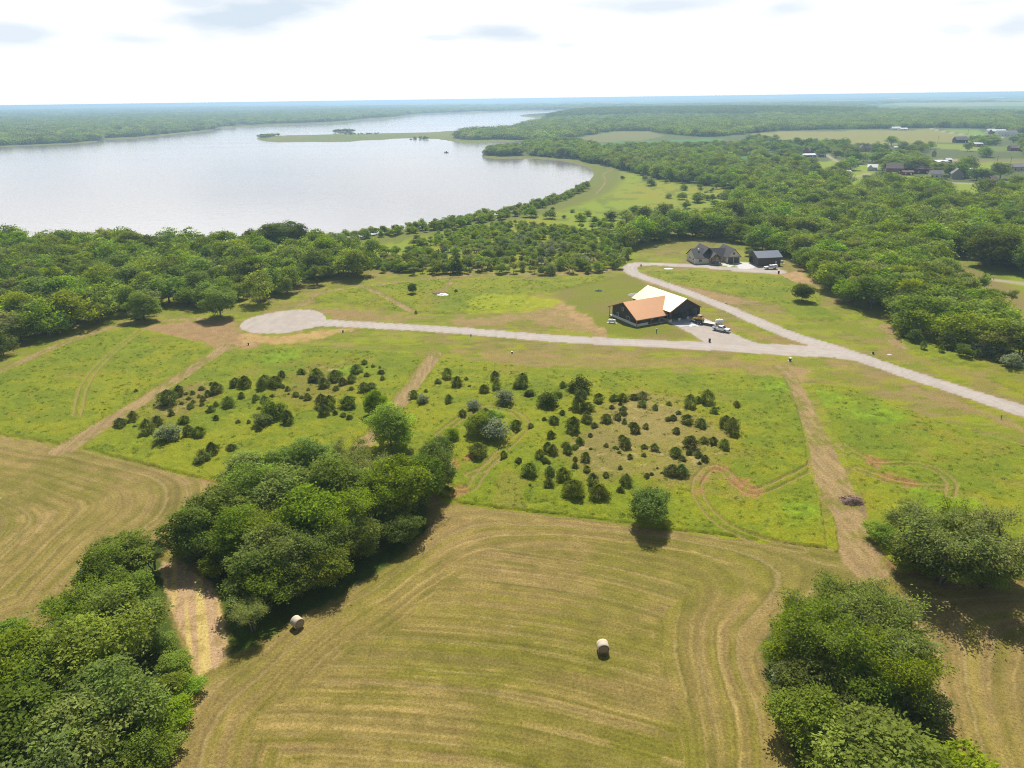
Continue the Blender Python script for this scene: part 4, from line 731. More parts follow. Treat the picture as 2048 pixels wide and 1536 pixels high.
for rg, L_ in byreg.items():
    if rg == 'lone':
        for T in L_: add_tree(T, T['label'], None)
        continue
    L_.sort(key=lambda T: math.hypot(T['x'], T['y'])); per = 14 if len(L_) > 60 else 9
    rows = [L_[i:i + per] for i in range(0, len(L_), per)]
    for r_, row in enumerate(rows):
        row.sort(key=lambda T: pix(T['x'], T['y'])[0])
        rn_ = 'front row' if r_ == 0 else ORD[r_] + ' row'
        for k_, T in enumerate(row):
            add_tree(T, f"{LOOK.get(T['col'], 'leafy')} tree, {ORD[k_]} from left, {rn_} of {REG[rg][4:]}", 'trees of ' + REG[rg])

def scatter(name, label, src, pts, kind='stuff'):
    """one object whose points carry instances of the source meshes: pts rows x, y, z, sx, sy, sz, rot, index"""
    A_ = np.array(pts, np.float32); me = bpy.data.meshes.new(name); me.vertices.add(len(A_)); me.vertices.foreach_set('co', np.ascontiguousarray(A_[:, :3]).ravel())
    a = me.attributes.new('size', 'FLOAT_VECTOR', 'POINT'); a.data.foreach_set('vector', np.ascontiguousarray(A_[:, 3:6]).ravel())
    a = me.attributes.new('turn', 'FLOAT_VECTOR', 'POINT'); a.data.foreach_set('vector', np.column_stack([A_[:, 6] * 0, A_[:, 6] * 0, A_[:, 6]]).astype(np.float32).ravel())
    a = me.attributes.new('which', 'INT', 'POINT'); a.data.foreach_set('value', A_[:, 7].astype(np.int32))
    o = link(name, me, kind, label)
    c = bpy.data.collections.new(name + '_kinds')
    for i, s_ in enumerate(src): c.objects.link(bpy.data.objects.new('%s_%02d' % (name + '_kind', i), s_))
    g = bpy.data.node_groups.new(name, 'GeometryNodeTree'); g.interface.new_socket('Geometry', in_out='INPUT', socket_type='NodeSocketGeometry'); g.interface.new_socket('Geometry', in_out='OUTPUT', socket_type='NodeSocketGeometry')
    gi = g.nodes.new('NodeGroupInput'); go = g.nodes.new('NodeGroupOutput'); ip = g.nodes.new('GeometryNodeInstanceOnPoints'); ci = g.nodes.new('GeometryNodeCollectionInfo')
    ci.inputs['Collection'].default_value = c; ci.inputs['Separate Children'].default_value = True; ci.inputs['Reset Children'].default_value = True
    def na(nm, ty): q_ = g.nodes.new('GeometryNodeInputNamedAttribute'); q_.data_type = ty; q_.inputs['Name'].default_value = nm; return q_.outputs['Attribute']
    g.links.new(gi.outputs[0], ip.inputs['Points']); g.links.new(ci.outputs[0], ip.inputs['Instance']); ip.inputs['Pick Instance'].default_value = True
    g.links.new(na('which', 'INT'), ip.inputs['Instance Index']); g.links.new(na('turn', 'FLOAT_VECTOR'), ip.inputs['Rotation']); g.links.new(na('size', 'FLOAT_VECTOR'), ip.inputs['Scale'])
    g.links.new(ip.outputs[0], go.inputs[0]); md = o.modifiers.new('scatter', 'NODES'); md.node_group = g; return o
kinds = sorted({(w['v'], w['col']) for w in REST}); src = [mk('wood_%s_%s' % k_, MIDS[k_[0]], LM[k_[1]], True) for k_ in kinds]
zz = terrain(np.array([(w['x'], w['y']) for w in REST])); pts = []
for w, z in zip(REST, zz):
    hs, ws = MSZ[w['v'].rstrip('0123456789')]; pts.append((w['x'], w['y'], z, w['w'] / ws, w['w'] / ws, w['h'] / hs, rng.uniform(0, 6.28), kinds.index((w['v'], w['col']))))
scatter('woods', 'dense mixed green woods spreading over the land behind the lots', src, pts)
lowm = [mk('far_%d' % i, broadleaf(600 + i, 620, 2.3, 12, 16, .0, 9 + i, .8), LM[['green', 'dark', 'dark', 'grey', 'green'][i]]) for i in range(5)]
scatter('distant_woods', 'hazy blue-green woods along the far shore and horizon', lowm, [(x, y, z - .5, w / 16, w / 16, h / 12, rng.uniform(0, 6.28), k_) for x, y, z, h, w, k_ in FARW])

# ------------------------------------------------------------------ cedars and shrubs, one by one
def crops(x0, y0, k, L_): return [(x0 + k * a[0], y0 + k * a[1], k * a[2]) + tuple(a[3:]) for a in L_]
CE_W = crops(200, 680, .293, [(130, 605, 100), (220, 552, 75), (232, 608, 35), (315, 650, 105), (385, 592, 90), (455, 460, 150), (485, 527, 50), (535, 392, 80), (555, 447, 40), (615, 480, 60), (590, 383, 35), (630, 383, 40), (690, 350, 50), (735, 395, 60), (700, 428, 45), (790, 375, 95), (755, 500, 60), (790, 463, 50), (870, 470, 100), (790, 555, 50), (570, 580, 90), (600, 665, 90), (670, 675, 100),
    (965, 407, 55), (920, 330, 95), (985, 335, 95), (1060, 418, 60), (1120, 435, 70), (1120, 315, 90), (1100, 350, 80), (1190, 335, 120), (1240, 265, 60), (1245, 335, 40), (1280, 354, 40), (1335, 398, 60), (1370, 245, 70), (1475, 290, 110), (1440, 298, 50), (1600, 290, 120), (1525, 335, 90), (1655, 318, 70), (1715, 300, 70), (1745, 237, 95), (1805, 175, 50), (1820, 257, 50), (1862, 192, 30), (1918, 243, 60), (1800, 365, 95), (1850, 355, 95),
    (1610, 353, 50), (1415, 419, 60), (1510, 470, 105), (1565, 478, 95), (1525, 523, 90), (1690, 474, 130), (1715, 352, 50), (1660, 533, 50), (1700, 548, 50), (1730, 478, 40), (1278, 580, 100), (1080, 633, 50), (1085, 483, 40), (940, 573, 40), (1015, 578, 35), (245, 364, 30), (1570, 612, 20), (760, 795, 100), (890, 765, 80), (32, 490, 30), (1850, 445, 60)])
CE_M = crops(600, 680, .293, [(775, 405, 80), (860, 362, 35), (940, 304, 55), (1005, 274, 80), (1072, 324, 90), (1135, 284, 35), (1158, 328, 30), (1255, 368, 80), (1330, 284, 70), (1340, 348, 70), (1520, 330, 105), (1555, 393, 60), (1015, 438, 65), (1110, 528, 60), (1265, 524, 80), (1340, 600, 50), (1215, 815, 145)])
CE_E = crops(1000, 720, .3418, [(130, 163, 0), (367, 168, 50), (165, 218, 50), (260, 363, 40), (315, 384, 70), (365, 328, 40), (460, 303, 90), (515, 305, 85), (475, 235, 80), (580, 258, 70), (670, 248, 70), (720, 248, 70), (785, 240, 60), (835, 240, 80), (655, 293, 40), (705, 272, 30), (835, 283, 60), (910, 298, 40), (430, 430, 95), (510, 378, 70), (552, 403, 50), (625, 375, 80), (690, 358, 50), (722, 325, 60), (728, 378, 35), (790, 434, 70), (775, 400, 50),
    (855, 409, 40), (990, 273, 40), (1045, 328, 40), (985, 362, 45), (1015, 360, 45), (1115, 285, 80), (1160, 258, 60), (1215, 264, 90), (1255, 322, 55), (1100, 384, 80), (1180, 404, 80), (1035, 438, 50), (1120, 524, 110), (1195, 494, 60), (1250, 504, 60), (1325, 404, 90), (1360, 444, 100), (1315, 528, 70), (1385, 282, 45), (300, 465, 60), (280, 540, 70), (310, 560, 70), (235, 583, 60), (265, 610, 50), (385, 524, 60), (400, 558, 60), (465, 503, 60), (440, 528, 50),
    (530, 458, 35), (532, 533, 30), (622, 518, 35), (675, 528, 35), (735, 524, 80), (715, 480, 50), (845, 528, 50), (905, 539, 60), (1030, 574, 80), (1110, 563, 50), (1160, 580, 60), (1200, 604, 50), (1168, 622, 30), (760, 588, 40), (843, 573, 35), (503, 604, 65), (440, 638, 45), (510, 664, 50), (110, 613, 50), (22, 578, 50), (175, 690, 110), (285, 750, 70), (290, 690, 70), (370, 715, 100), (435, 815, 150), (545, 745, 80), (580, 825, 130), (740, 745, 80), (705, 785, 55),
    (620, 693, 40), (705, 648, 35), (860, 698, 40), (888, 683, 35), (1010, 688, 100), (1065, 690, 95), (1070, 600, 50), (95, 414, 80), (180, 403, 40), (510, 350, 60), (175, 745, 22), (440, 600, 35)])
_rs = np.random.default_rng(77)
for _i in range(34):
    c_ = CE_W[_rs.integers(0, 64)]; q_ = (c_[0] + _rs.uniform(-32, 32), c_[1] + _rs.uniform(-14, 16), _rs.uniform(6, 13))
    if q_[1] < 860 and 250 < q_[0] < 770: CE_W.append(q_)
for _i in range(22):
    c_ = CE_E[_rs.integers(0, 100)]; q_ = (c_[0] + _rs.uniform(-30, 30), c_[1] + _rs.uniform(-14, 16), _rs.uniform(6, 12))
    if 770 < q_[1] < 980 and 1080 < q_[0] < 1460: CE_E.append(q_)
CE_X = [(274, 640, 14), (1567, 447, 0), (913, 548, 30), (1175, 549, 10), (1107, 549, 9), (1235, 533, 10), (1180, 542, 8), (832, 628, 7), (912, 586, 8)]
def sizew(d): return max(6, d)
def put_cedar(px_, py_, wp, label, group, k_):
    x_, y_ = G(px_, py_); s_ = wp / scale_at(x_, y_) * .87; me = CED[k_ % 5]; y_ += s_ * .3
    o = link('cedar', me, label=label, cat='cedar tree', group=group); o.location = (x_, y_, .0); hh = s_ * rng.uniform(.7, 1.2)
    o.scale = (s_ / 3.5, s_ / 3.5, hh / 3.6); o.rotation_euler = (0, 0, rng.uniform(0, 6.28))
for L_, ph in ((CE_W, 'west lot'), (CE_M, 'middle lot'), (CE_E, 'east lot')):
    L_ = [c for c in L_ if c[2] > 1]; L_.sort(key=lambda c: c[1]); per = 12; rows = [L_[i:i + per] for i in range(0, len(L_), per)]
    for r_, row in enumerate(rows):
        row.sort(key=lambda c: c[0])
        for k_, c in enumerate(row):
            sz = 'large' if c[2] > 26 else 'medium' if c[2] > 15 else 'small'
            rn_ = 'farthest row' if r_ == 0 else 'nearest row' if r_ == len(rows) - 1 else ORD[r_] + ' row from road'
            pl = {'west lot': 'left-hand meadow lot', 'middle lot': 'lot of the looping tracks', 'east lot': 'bare-patched centre lot'}[ph]
            put_cedar(c[0], c[1], c[2], f"{sz} dark cedar, {ORD[k_]} from left in {rn_}, {pl}", 'cedars in the ' + pl, r_ * 5 + k_)
for i, (c, lab) in enumerate(zip([c for c in CE_X if c[2] > 1], ['dark cedar at the wood edge above the diagonal path', 'round dark cedar at the front edge of the thicket behind the lawn', 'small cedar on the lawn edge, rightmost before the thicket corner', 'small cedar on the lawn edge left of the thicket corner', 'tiny cedar beside the bend of the gravel loop', 'tiny cedar by the field path near the gravel loop', 'tiny shrub near the verge of the lane to the cul-de-sac', 'small dark bush beside the white debris pile'])):
    put_cedar(c[0], c[1], c[2], lab, None, i)
SILV = crops(200, 680, .293, [(450, 705, 145, 'silver'), (1100, 600, 110, 'grey'), (1175, 548, 150, 'green'), (680, 852, 70, 'grey'), (700, 830, 90, 'green')]) + crops(600, 680, .293, [(835, 438, 75, 'silver'), (1395, 445, 120, 'silver'), (1190, 484, 90, 'silver'), (1340, 695, 180, 'silver'), (1695, 463, 120, 'dark'), (1480, 340, 60, 'green')]) + \
       crops(1000, 720, .3418, [(280, 280, 100, 'dark'), (475, 198, 110, 'dark'), (430, 190, 70, 'dark'), (340, 225, 50, 'green'), (180, 215, 50, 'green')]) + [(2028, 738, 36, 'silver'), (1970, 716, 36, 'silver'), (1990, 700, 30, 'silver'), (1500, 513, 18, 'silver'), (1700, 975, 0, 'green')]
SLAB = ['silvery round bush near the front of the left-hand meadow lot', 'grey-leaved bush half hidden behind cedars in the left-hand meadow lot', 'broad green bush in the middle of the left-hand meadow lot', 'greyish bush at the lower edge of the left-hand lot', 'green bush beside the greyish one at the lot edge', 'small silvery bush by the path top', 'large silvery bush above the looping tracks',
        'silvery bush behind the dark cedars of the looping tracks', 'largest silvery bush, inside the loop of tracks', 'low dark thicket bush right of the looping tracks', 'green bush left of the silvery bush above the tracks', 'low wide dark bush right of the silvery bush', 'dark leafy bush above the centre lot cedars', 'dark leafy bush left end of the centre lot thicket', 'small green bush on the upper centre lot', 'small green bush under a cedar on the upper centre lot',
        'silvery bush at the right end of the wooded strip', 'silvery bush in the front edge of the wooded strip', 'silvery bush just inside the wooded strip edge', 'silvery bush at the left corner of the brown barn']
for (a, b_, w_, c), lab in zip([s for s in SILV if s[2] > 1], SLAB):
    x_, y_ = G(a, b_); s_ = w_ / scale_at(x_, y_) * .95; o = link('shrub', SHR[c], label=lab, cat='shrub'); o.location = (x_, y_ + .3 * s_, 0); o.scale = (s_ / 3.4, s_ / 3.4, s_ / 3.6); o.rotation_euler = (0, 0, a)
BUSH.sort(key=lambda c: c[1]); 
for r_, i in enumerate(range(0, len(BUSH), 10)):
    for k_, (a, b_, w_, c) in enumerate(sorted(BUSH[i:i + 10])):
        x_, y_ = G(a, b_); s_ = w_ / scale_at(x_, y_); o = link('shrub', SHR[c], label=f"{LOOK[c]} bush, {ORD[k_]} from left in {['farthest row', 'second row from the water', 'third row from the water', 'fourth row from the water', 'nearest row'][r_]} of the lake meadow", cat='shrub', group='bushes scattered over the lake meadow')
        o.location = (x_, y_, 0); o.scale = (s_ / 3.4, s_ / 3.4, s_ / 4.2); o.rotation_euler = (0, 0, a)

# weeds and seed heads standing above the long grass
def tuft(seed, mat):
    rs = np.random.default_rng(seed); n_ = 34; P = rs.normal(size=(n_, 3)) * (.42, .42, .05); P[:, 2] = .22 + np.abs(P[:, 2]); A = rs.normal(size=(n_, 3)) * .5; A[:, 2] = 1
    A[:, 2] = .35; V = leaves(P, A, rs.uniform(.2, .42, n_), .12, rs, np.tile((0, 0, 2.), (n_, 1))); me = np_mesh('tuft', *V, mat); a = me.attributes.new('leaf', 'FLOAT', 'FACE'); a.data.foreach_set('value', rs.random(n_).astype(np.float32)); return me
tf = [tuft(1, LM['weed']), tuft(2, LM['weed']), tuft(3, LM['weedlight']), tuft(4, LM['bright'])]; P = []
for L_ in LUSH[:6]: P.append(stand(L_, 1.5, .6, 330, dens=lambda P: .25 + .6 * ss(.35, .7, fbm(P[:, 0] / 8, P[:, 1] / 8, 400, 3))))
P = np.concatenate(P); trk = np.full(len(P), -9.)
for t_, d_ in TRACKS: trk = np.maximum(trk, sd_line(P, LW([(a, b_, 1) for a, b_ in t_], 3)[0], 3.0)[0])
for p_ in PATHS: trk = np.maximum(trk, sd_line(P, *p_)[0])
P = P[trk < -.2]; print('tufts', len(P))
scatter('meadow_weeds', 'tall weeds and grass clumps all over the unmown meadow', tf, [(x, y, .2, s, s, s * rng.uniform(.7, 1.3), rng.uniform(0, 6.28), rng.integers(0, 4) if rng.random() < .5 else 0) for (x, y), s in zip(P, rng.uniform(.4, 1.0, len(P)))])
# ------------------------------------------------------------------ buildings, vehicles, small things
class MB:
    def __init__(s): s.v = []; s.f = []
    def poly(s, pts): n_ = len(s.v); s.v += [tuple(map(float, p)) for p in pts]; s.f.append(tuple(range(n_, n_ + len(pts)))); return s
    def box(s, x0, x1, y0, y1, z0, z1):
        n_ = len(s.v); s.v += [(x, y, z) for z in (z0, z1) for x, y in ((x0, y0), (x1, y0), (x1, y1), (x0, y1))]
        s.f += [tuple(n_ + i for i in q_) for q_ in ((3, 2, 1, 0), (4, 5, 6, 7), (0, 1, 5, 4), (1, 2, 6, 5), (2, 3, 7, 6), (3, 0, 4, 7))]; return s
    def slab(s, pts, off):
        """a polygon given thickness along the vector off"""
        n_ = len(s.v); k = len(pts); o = Vector(off); s.v += [tuple(Vector(p)) for p in pts] + [tuple(Vector(p) + o) for p in pts]
        s.f += [tuple(range(n_ + k - 1, n_ - 1, -1)), tuple(range(n_ + k, n_ + 2 * k))] + [(n_ + i, n_ + (i + 1) % k, n_ + k + (i + 1) % k, n_ + k + i) for i in range(k)]; return s
    def lathe(s, prof, k=16, axis='z', c=(0, 0, 0)):
        n_ = len(s.v)
        for a, r in prof:
            for j in range(k):
                th = 2 * math.pi * j / k; p = (math.cos(th) * r, math.sin(th) * r, a)
                if axis == 'x': p = (a, math.cos(th) * r, math.sin(th) * r)
                if axis == 'y': p = (math.cos(th) * r, a, math.sin(th) * r)
                s.v.append((p[0] + c[0], p[1] + c[1], p[2] + c[2]))
        for i in range(len(prof) - 1):
            for j in range(k): s.f.append((n_ + i * k + j, n_ + i * k + (j + 1) % k, n_ + (i + 1) * k + (j + 1) % k, n_ + (i + 1) * k + j))
        s.f.append(tuple(n_ + j for j in range(k))[::-1]); s.f.append(tuple(n_ + (len(prof) - 1) * k + j for j in range(k))); return s
    def rod(s, p0, p1, r=.05, k=6): V_, F_ = tube([p0, p1], [r, r], k); n_ = len(s.v); s.v += [tuple(p) for p in V_]; s.f += [tuple(int(a) + n_ for a in f) for f in F_]; return s
    def build(s, name, mat, parent=None, smooth=False, bevel=0):
        me = bpy.data.meshes.new(name); me.from_pydata(s.v, [], s.f); me.materials.append(mat)
        if smooth:
            for p in me.polygons: p.use_smooth = True
        me.update(); o = link(name, me, parent=parent)
        if bevel: md = o.modifiers.new('bevel', 'BEVEL'); md.width = bevel; md.segments = 2
        return o
def thing(name, label, cat_, x, y, rot=0, z=0, group=None):
    e = bpy.data.objects.new(name, None); COL.objects.link(e); e.location = (x, y, z); e.rotation_euler = (0, 0, rot); e['label'] = label; e['category'] = cat_
    if group: e['group'] = group
    return e
def paint(name, rgb, rough=.6, metal=0, noise=.12, scale=2.0, spec=.4, ribs=None):
    m, t, b = mat_base(name, rough); b.inputs['Metallic'].default_value = metal; b.inputs['Specular IOR Level'].default_value = spec
    tcn = nn(t, 'ShaderNodeTexCoord'); q_ = nn(t, 'ShaderNodeTexNoise'); q_.inputs['Scale'].default_value = scale; q_.inputs['Detail'].default_value = 4; t.links.new(tcn.outputs['Object'], q_.inputs['Vector'])
    f = mth(t, 'MULTIPLY_ADD', q_.outputs[0], noise * 2, 1 - noise); vm = nn(t, 'ShaderNodeVectorMath', operation='SCALE'); vm.inputs[0].default_value = rgb; t.links.new(f, vm.inputs['Scale'])
    t.links.new(vm.outputs[0], b.inputs['Base Color'])
    if ribs:
        wv = nn(t, 'ShaderNodeTexWave'); wv.bands_direction = ribs[0]; wv.inputs['Scale'].default_value = ribs[1]; t.links.new(tcn.outputs['Object'], wv.inputs['Vector'])
        bp_ = nn(t, 'ShaderNodeBump'); bp_.inputs['Distance'].default_value = .03; bp_.inputs['Strength'].default_value = ribs[2]; t.links.new(wv.outputs['Fac'], bp_.inputs['Height']); t.links.new(bp_.outputs[0], b.inputs['Normal'])
    return m
PM = dict(navy=paint('navy_steel_siding', (.016, .017, .028), .5, ribs=('Z', 0, 0)), copper=paint('copper_roof_steel', (.90, .50, .26), .38, .6, .05, .6, ribs=('X', 1.6, .25)), copper2=paint('bright_toned_roof_steel', (.97, .84, .50), .36, .6, .05, .6, ribs=('Y', 1.6, .25)),
          trim=paint('copper_trim', (.30, .09, .045), .5), white=paint('white_paint', (.8, .8, .78), .5), block=paint('pale_block', (.62, .6, .56), .85), conc=paint('concrete', (.48, .46, .43), .9),
          glass=paint('window_glass', (.03, .04, .05), .1, spec=.8), dark=paint('dark_rubber', (.02, .02, .02), .8), shingle=paint('charcoal_shingles', (.085, .078, .082), .85, noise=.3, scale=5), cream=paint('cream_siding', (.62, .58, .48), .7), timber=paint('timber', (.38, .22, .1), .7),
          brown=paint('brown_steel', (.085, .062, .052), .55, ribs=('X', 2, .4)), slate=paint('slate_roof_steel', (.13, .15, .19), .5, .2, ribs=('X', 1.5, .3)), yellow=paint('machine_yellow', (.52, .33, .06), .5), steel=paint('steel', (.35, .35, .35), .4, .6),
          hay=paint('net_wrapped_hay', (.62, .52, .38), .9, noise=.2, scale=9), hayend=paint('hay_end', (.30, .22, .13), .95, noise=.4, scale=14), green=paint('utility_green', (.06, .16, .06), .6), tan=paint('tan_box', (.5, .42, .3), .7), red=paint('barn_red', (.16, .035, .03), .7), black=paint('black_plastic', (.02, .018, .016), .6),
          brush=paint('brush_wood', (.25, .165, .115), .95, noise=.5, scale=3), blue=paint('blue_grey_sheet', (.42, .46, .55), .5), doorg=paint('overhead_door', (.30, .31, .33), .5), roofw=paint('white_roof', (.75, .75, .74), .5), roofg=paint('grey_roof', (.2, .19, .2), .8), roofb=paint('brown_roof', (.17, .12, .11), .85),
          brick=paint('brick', (.25, .12, .09), .85), field=paint('fieldstone', (.32, .29, .25), .9), amber=paint('wood_post', (.2, .14, .09), .85))

# --- the black steel home with attached shop
ox, oy = G(1273.15, 653.65); ROT = math.radians(27)
bh = thing('barn_house', 'black steel house with copper-orange roof and bright-toned pale shop roof, between the two gravel roads', 'house', ox, oy, ROT)
zf = lambda y: 2.7 + .5375 * y; zb = lambda y: 7.0 - .411 * (y - 8)
w_ = MB(); w_.slab([(0, 0, 0), (0, 14.9, 0), (0, 14.9, zb(14.9)), (0, 8, 6.95), (0, 0, 2.65)], (.15, 0, 0)); w_.box(.15, 6, 0, .15, 0, 2.65); w_.slab([(5.85, .15, 0), (5.85, 4, 0), (5.85, 4, 4.75), (5.85, .15, 2.7)], (.15, 0, 0)); w_.box(6, 13.4, 4, 4.15, 0, 4.7); w_.box(.15, 13.4, 14.75, 14.9, 0, 4.1)
w_.slab([(13.4, -1.4, 0), (13.4, 20.5, 0), (13.4, 20.5, 4.05), (13.4, -1.4, 4.05)], (.15, 0, 0)); w_.box(26.85, 27, -1.4, 20.5, 0, 4.05); w_.slab([(13.55, 20.35, 0), (26.85, 20.35, 0), (26.85, 20.35, 4.05), (20.2, 20.35, 7.6), (13.55, 20.35, 4.05)], (0, .15, 0))
# shop front: piers between three openings, gable above
for a, c in ((13.55, 14.5), (17.3, 18.4), (21.2, 22.3), (26.1, 26.85)): w_.box(a, c, -1.4, -1.25, 0, 3.0 if c < 22 else 3.6)
w_.slab([(13.55, -1.4, 3.0), (22.3, -1.4, 3.0), (22.3, -1.4, 3.6), (26.85, -1.4, 3.6), (26.85, -1.4, 4.05), (20.2, -1.4, 7.65), (13.55, -1.4, 4.05)], (0, .15, 0))
w_.build('wall', PM['navy'], bh)
b_ = MB(); b_.box(-.04, 0, 0, 14.9, -.1, .95); b_.box(-.04, 5.0, -.04, 0, -.1, .95); b_.box(13.36, 13.4, -1.4, 4, -.1, .95)
for a, c in ((13.36, 14.5), (17.3, 18.4), (21.2, 22.3), (26.1, 27.04)): b_.box(a, c, -1.46, -1.4, -.1, .95)
b_.build('stone_skirt', PM['block'], bh)
MB().box(0, 6, .15, 14.8, .0, .12).box(5, 13.36, -.3, 4, -.1, .14).box(0.15, 8, 14.9, 17, -.1, .14).build('porch_slab', PM['conc'], bh)
MB().box(13.6, 26.8, -1.2, 20.3, -.05, .07).build('shop_floor', PM['conc'], bh)
MB().box(12.8, 27.2, -8.2, -1.47, -.05, .06).build('apron', PM['conc'], bh)
r_ = MB(); r_.slab([(-.5, -.5, zf(-.5)), (13.38, -.5, zf(-.5)), (13.38, 2.6, zf(2.6)), (18.6, 8, 7.0), (-.5, 8, 7.0)], (0, 0, .1)); r_.slab([(-.5, 8, 7.0), (18.6, 8, 7.0), (13.38, 15.2, zb(15.2)), (13.38, 17.2, zb(17.2)), (-.5, 17.2, zb(17.2))], (0, 0, .1))
r_.build('house_roof', PM['copper'], bh)
zs = 7.8 - (20.2 - 12.9) * .544
r_ = MB(); r_.slab([(12.9, -1.9, zs), (20.2, -1.9, 7.8), (20.2, 21, 7.8), (12.9, 21, zs)], (0, 0, .1)); r_.slab([(20.2, -1.9, 7.8), (27.5, -1.9, zs), (27.5, 21, zs), (20.2, 21, 7.8)], (0, 0, .1)); r_.build('shop_roof', PM['copper2'], bh)  # shop roof's bright look put into a paler base colour than the copper
for p in [(0, 0, 0, 2.6), (0, 16.6, 0, 3.3), (5.9, 16.6, 0, 3.3), (13.2, -.2, 0, 2.6), (9.6, -.2, 0, 2.6), (6.0, -.2, 0, 2.6)]: MB().box(p[0] - .1, p[0] + .1, p[1] - .1, p[1] + .1, p[2], p[3]).build('post', PM['timber'], bh)
for a, c, y_, zt in ((13.3, 13.5, -1.5, 4.0), (26.9, 27.1, -1.5, 4.0)): MB().box(a, c, y_, y_ + .2, .96, zt).build('corner_trim', PM['trim'], bh)
k_ = MB(); k_.slab([(12.9, -1.96, zs), (20.2, -1.96, 7.8), (27.5, -1.96, zs), (27.5, -1.96, zs - .28), (20.2, -1.96, 7.5), (12.9, -1.96, zs - .28)], (0, .05, 0)); k_.slab([(-.56, -.5, zf(-.5)), (-.56, 8, 7.0), (-.56, 17.2, zb(17.2)), (-.56, 17.2, zb(17.2) - .25), (-.56, 8, 6.75), (-.56, -.5, zf(-.5) - .25)], (.05, 0, 0)); k_.box(-.5, 13.3, -.56, -.5, 2.2, 2.43); k_.build('fascia', PM['trim'], bh)
for y_, z_, w2, h2 in ((4.4, 1.1, 1.6, 1.3), (11, 1.2, 1.0, 1.1), (8, 3.9, 1.1, .9)):
    f_ = MB().box(-.07, 0, y_ - .08, y_ + w2 + .08, z_ - .08, z_ + h2 + .08).build('window', PM['block'], bh); MB().box(-.09, -.07, y_, y_ + w2, z_, z_ + h2).build('pane', PM['glass'], f_)
f_ = MB().box(2.2, 4.2, -.07, 0, 1.1, 2.2).build('window', PM['black'], bh); MB().box(2.3, 4.1, -.09, -.07, 1.18, 2.12).build('pane', PM['glass'], f_)
for x_, w2, mt in ((6.6, 1.6, 'glass'), (9.2, 1.0, 'white'), (10.8, 1.4, 'glass')): MB().box(x_, x_ + w2, 3.93, 4, .14 if w2 == 1.0 else 1.0, 2.3).build('door' if w2 == 1.0 else 'window', PM[mt], bh)
MB().box(22.5, 26.0, 8, 8.1, .1, 3.5).build('partition', PM['doorg'], bh); MB().slab([(22.35, -1.2, .2), (22.35, 2.4, .2), (22.35, 2.4, 3.5), (22.35, -1.2, 3.5)], (.06, 0, 0)).build('inner_liner', PM['doorg'], bh)
MB().box(26.1, 26.2, -1.1, 3.6, .2, 3.5).build('inner_liner', PM['doorg'], bh)

# --- farmhouse
ox, oy = G(1390, 528.5); fh = thing('farmhouse', 'cream farmhouse with charcoal gabled roofs and timber porch gable, beside the brown barn', 'house', ox, oy, math.radians(8))
def gable_x(r_, x0, x1, y0, y1, ze, zr, ov=.5, t_=.14):     # ridge along x
    ym = (y0 + y1) / 2; s_ = (zr - ze) / (ym - y0); r_.slab([(x0 - ov, y0 - ov, ze - s_ * ov), (x1 + ov, y0 - ov, ze - s_ * ov), (x1 + ov, ym, zr), (x0 - ov, ym, zr)], (0, 0, t_)); r_.slab([(x0 - ov, ym, zr), (x1 + ov, ym, zr), (x1 + ov, y1 + ov, ze - s_ * ov), (x0 - ov, y1 + ov, ze - s_ * ov)], (0, 0, t_))
def gable_y(r_, x0, x1, y0, y1, ze, zr, ov=.5, t_=.14):
    xm = (x0 + x1) / 2; s_ = (zr - ze) / (xm - x0); r_.slab([(x0 - ov, y0 - ov, ze - s_ * ov), (xm, y0 - ov, zr), (xm, y1 + ov, zr), (x0 - ov, y1 + ov, ze - s_ * ov)], (0, 0, t_)); r_.slab([(xm, y0 - ov, zr), (x1 + ov, y0 - ov, ze - s_ * ov), (x1 + ov, y1 + ov, ze - s_ * ov), (xm, y1 + ov, zr)], (0, 0, t_))
def walls_x(w_, x0, x1, y0, y1, ze, zr): w_.slab([(x0, y0, 0), (x0, y1, 0), (x0, y1, ze), (x0, (y0 + y1) / 2, zr - .05), (x0, y0, ze)], (x1 - x0, 0, 0))
def walls_y(w_, x0, x1, y0, y1, ze, zr): w_.slab([(x0, y0, 0), (x1, y0, 0), (x1, y0, ze), ((x0 + x1) / 2, y0, zr - .05), (x0, y0, ze)], (0, y1 - y0, 0))
w_ = MB(); walls_x(w_, 0, 7.2, 0, 11, 3, 6.4); walls_x(w_, 7.2, 15.6, 3.2, 10, 3, 5.6); walls_y(w_, 15.6, 22.4, -.6, 10, 3.1, 6.5); w_.build('wall', PM['cream'], fh)
r_ = MB(); gable_x(r_, 0, 7, 0, 11, 3, 6.4); r_.build('roof', PM['shingle'], fh)
r_ = MB(); gable_y(r_, 3.2, 11, 2, 13, 3.0, 7.3, .5); r_.build('roof', PM['shingle'], fh)
r_ = MB(); gable_x(r_, 9, 17, 3.2, 10, 3.05, 5.9); r_.build('roof', PM['shingle'], fh); r_ = MB(); gable_y(r_, 15.6, 22.4, -.6, 12, 3.1, 6.7); r_.build('roof', PM['shingle'], fh)
r_ = MB(); gable_y(r_, 6.6, 12.2, -2.2, 4, 2.75, 5.2, .4); r_.build('porch_roof', PM['shingle'], fh)
MB().box(5.8, 13, -2.4, 3.2, -.1, .16).build('porch_floor', PM['conc'], fh)
for x_ in (6.8, 9.4, 12.0): MB().box(x_ - .15, x_ + .15, -2.2, -1.9, .16, 2.7).build('post', PM['timber'], fh)
